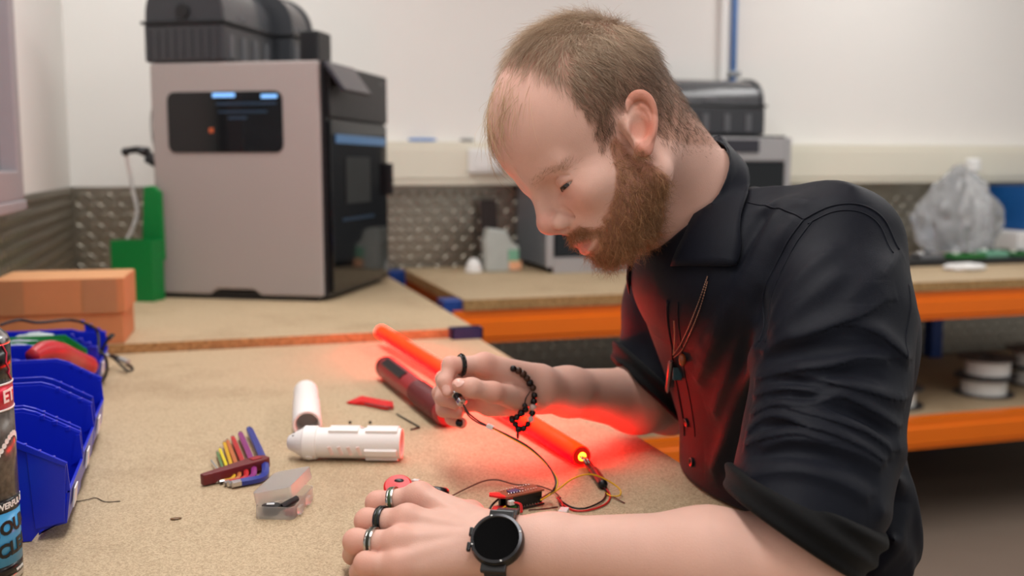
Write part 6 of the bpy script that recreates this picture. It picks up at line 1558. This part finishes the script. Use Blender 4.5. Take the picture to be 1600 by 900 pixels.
for c, s in (((3.30, 3.30, T + 0.19), (0.36, 0.006, 0.17)), ((3.30, 3.50, T + 0.19), (0.36, 0.006, 0.17)), ((3.123, 3.40, T + 0.19), (0.006, 0.194, 0.17)), ((3.477, 3.40, T + 0.19), (0.006, 0.194, 0.17)), ((3.30, 3.40, T + 0.102), (0.348, 0.194, 0.006))):
    MB().box(c, s, ch=0.001).build('panel', bb, b1_, world=True)
MB().box((3.30, 3.297, T + 0.27), (0.37, 0.012, 0.012), ch=0.002).build('rim', bb, b1_, world=True)
MB().lathe([(0.0, 0.0), (0.012, 0.0), (0.012, 0.002)], 16, Matrix.Translation((3.25, 3.295, T + 0.16)) @ Matrix.Rotation(math.pi / 2, 4, 'X')).build('red_sticker', red_pl, b1_, world=True)
wbx = empty('white_tray', (3.25, 3.38, T), label='white tray under the blue crate on the bench', cat='tray')
MB().box((3.28, 3.38, T + 0.062), (0.46, 0.25, 0.073), ch=0.008).build('tray_body', white_pl, wbx, world=True)
MB().box((3.28, 3.38, T + 0.0125), (0.40, 0.22, 0.024), ch=0.004).build('foot', pr_black, wbx, world=True)
tb = empty('black_mat', (2.66, 3.1, T), label='flat black tray of parts along the bench front', cat='tray')
MB().box((2.72, 3.14, T + 0.011), (0.80, 0.22, 0.021), ch=0.004).build('tray', pr_black, tb, world=True)
for i, (x_, y_, s_, mm) in enumerate(((2.66, 3.09, (0.14, 0.06, 0.014), pcb_green), (2.80, 3.12, (0.10, 0.07, 0.02), MATS['pack_green']), (2.93, 3.12, (0.09, 0.05, 0.012), pcb_green), (2.52, 3.12, (0.10, 0.06, 0.016), grey_metal))):
    e = empty('circuit_board', (x_, y_, T + 0.022), label=['green circuit board at the front of the black tray', 'pale green board on the black tray', 'green circuit board at the right end of the black tray', 'grey metal part at the left end of the black tray'][i], cat='board' if i < 3 else 'part')
    MB().box((x_, y_, T + 0.0225 + s_[2] / 2), s_, Matrix.Translation((0, 0, 0)), ch=0.001).build('plate', mm, e, world=True)
    for k in range(3): MB().box((x_ - s_[0] * 0.3 + k * s_[0] * 0.3, y_, T + 0.0225 + s_[2] + 0.004), (0.016, 0.016, 0.008), ch=0.001).build('component', [white_pl, pr_black, silver][k], e, world=True)
crumple('white_cloth', (2.50, 2.90, T + 0.011), (0.075, 0.05, 0.0125), white_pl, 'crumpled white wrapper near the bench front edge', 'wrapper', 8)
# ---- filament spools on the lower shelf
sp_dark = mat('spool_flange', (52, 52, 54), 0.4); sp_white = mat('white_filament', (232, 230, 224), 0.5, bump=0.4, bscale=500)
def spool(x_, y_, z_, label, first=[None]):
    M_ = Matrix.Translation((x_, y_, z_))
    if first[0] is None:
        r = empty('filament_spool', M=M_, label=label, cat='spool', group='white filament spools on the lower shelf')
        for z0_ in (0.0, 0.058): MB().lathe([(0.026, z0_), (0.098, z0_), (0.100, z0_ + 0.002), (0.098, z0_ + 0.004), (0.026, z0_ + 0.004)], 40, closed=True).build('flange', sp_dark, r, 40)
        MB().lathe([(0.050, 0.0042), (0.073, 0.0045), (0.074, 0.031), (0.073, 0.0575), (0.050, 0.0578)], 40, closed=True).build('filament', sp_white, r, 40)
        MB().lathe([(0.026, 0.004), (0.030, 0.004), (0.030, 0.058), (0.026, 0.058)], 28, closed=True).build('core', sp_dark, r, 40)
        first[0] = r; return r
    o = copy_tree(first[0], None, M_); o['label'] = label; return o
zs = SH + 0.0008
spool(2.56, 2.85, zs, 'bottom spool of the pair in the middle of the lower shelf')
spool(2.58, 2.86, zs + 0.0632, 'upper spool of the pair in the middle of the lower shelf')
spool(2.86, 2.94, zs, 'white filament spool at the right end of the shelf, behind the pair')
spool(2.15, 2.80, zs, 'white filament spool on the shelf just behind the man\'s back')
spool(2.86, 2.94, zs + 0.0632, 'upper white spool at the right end of the shelf')
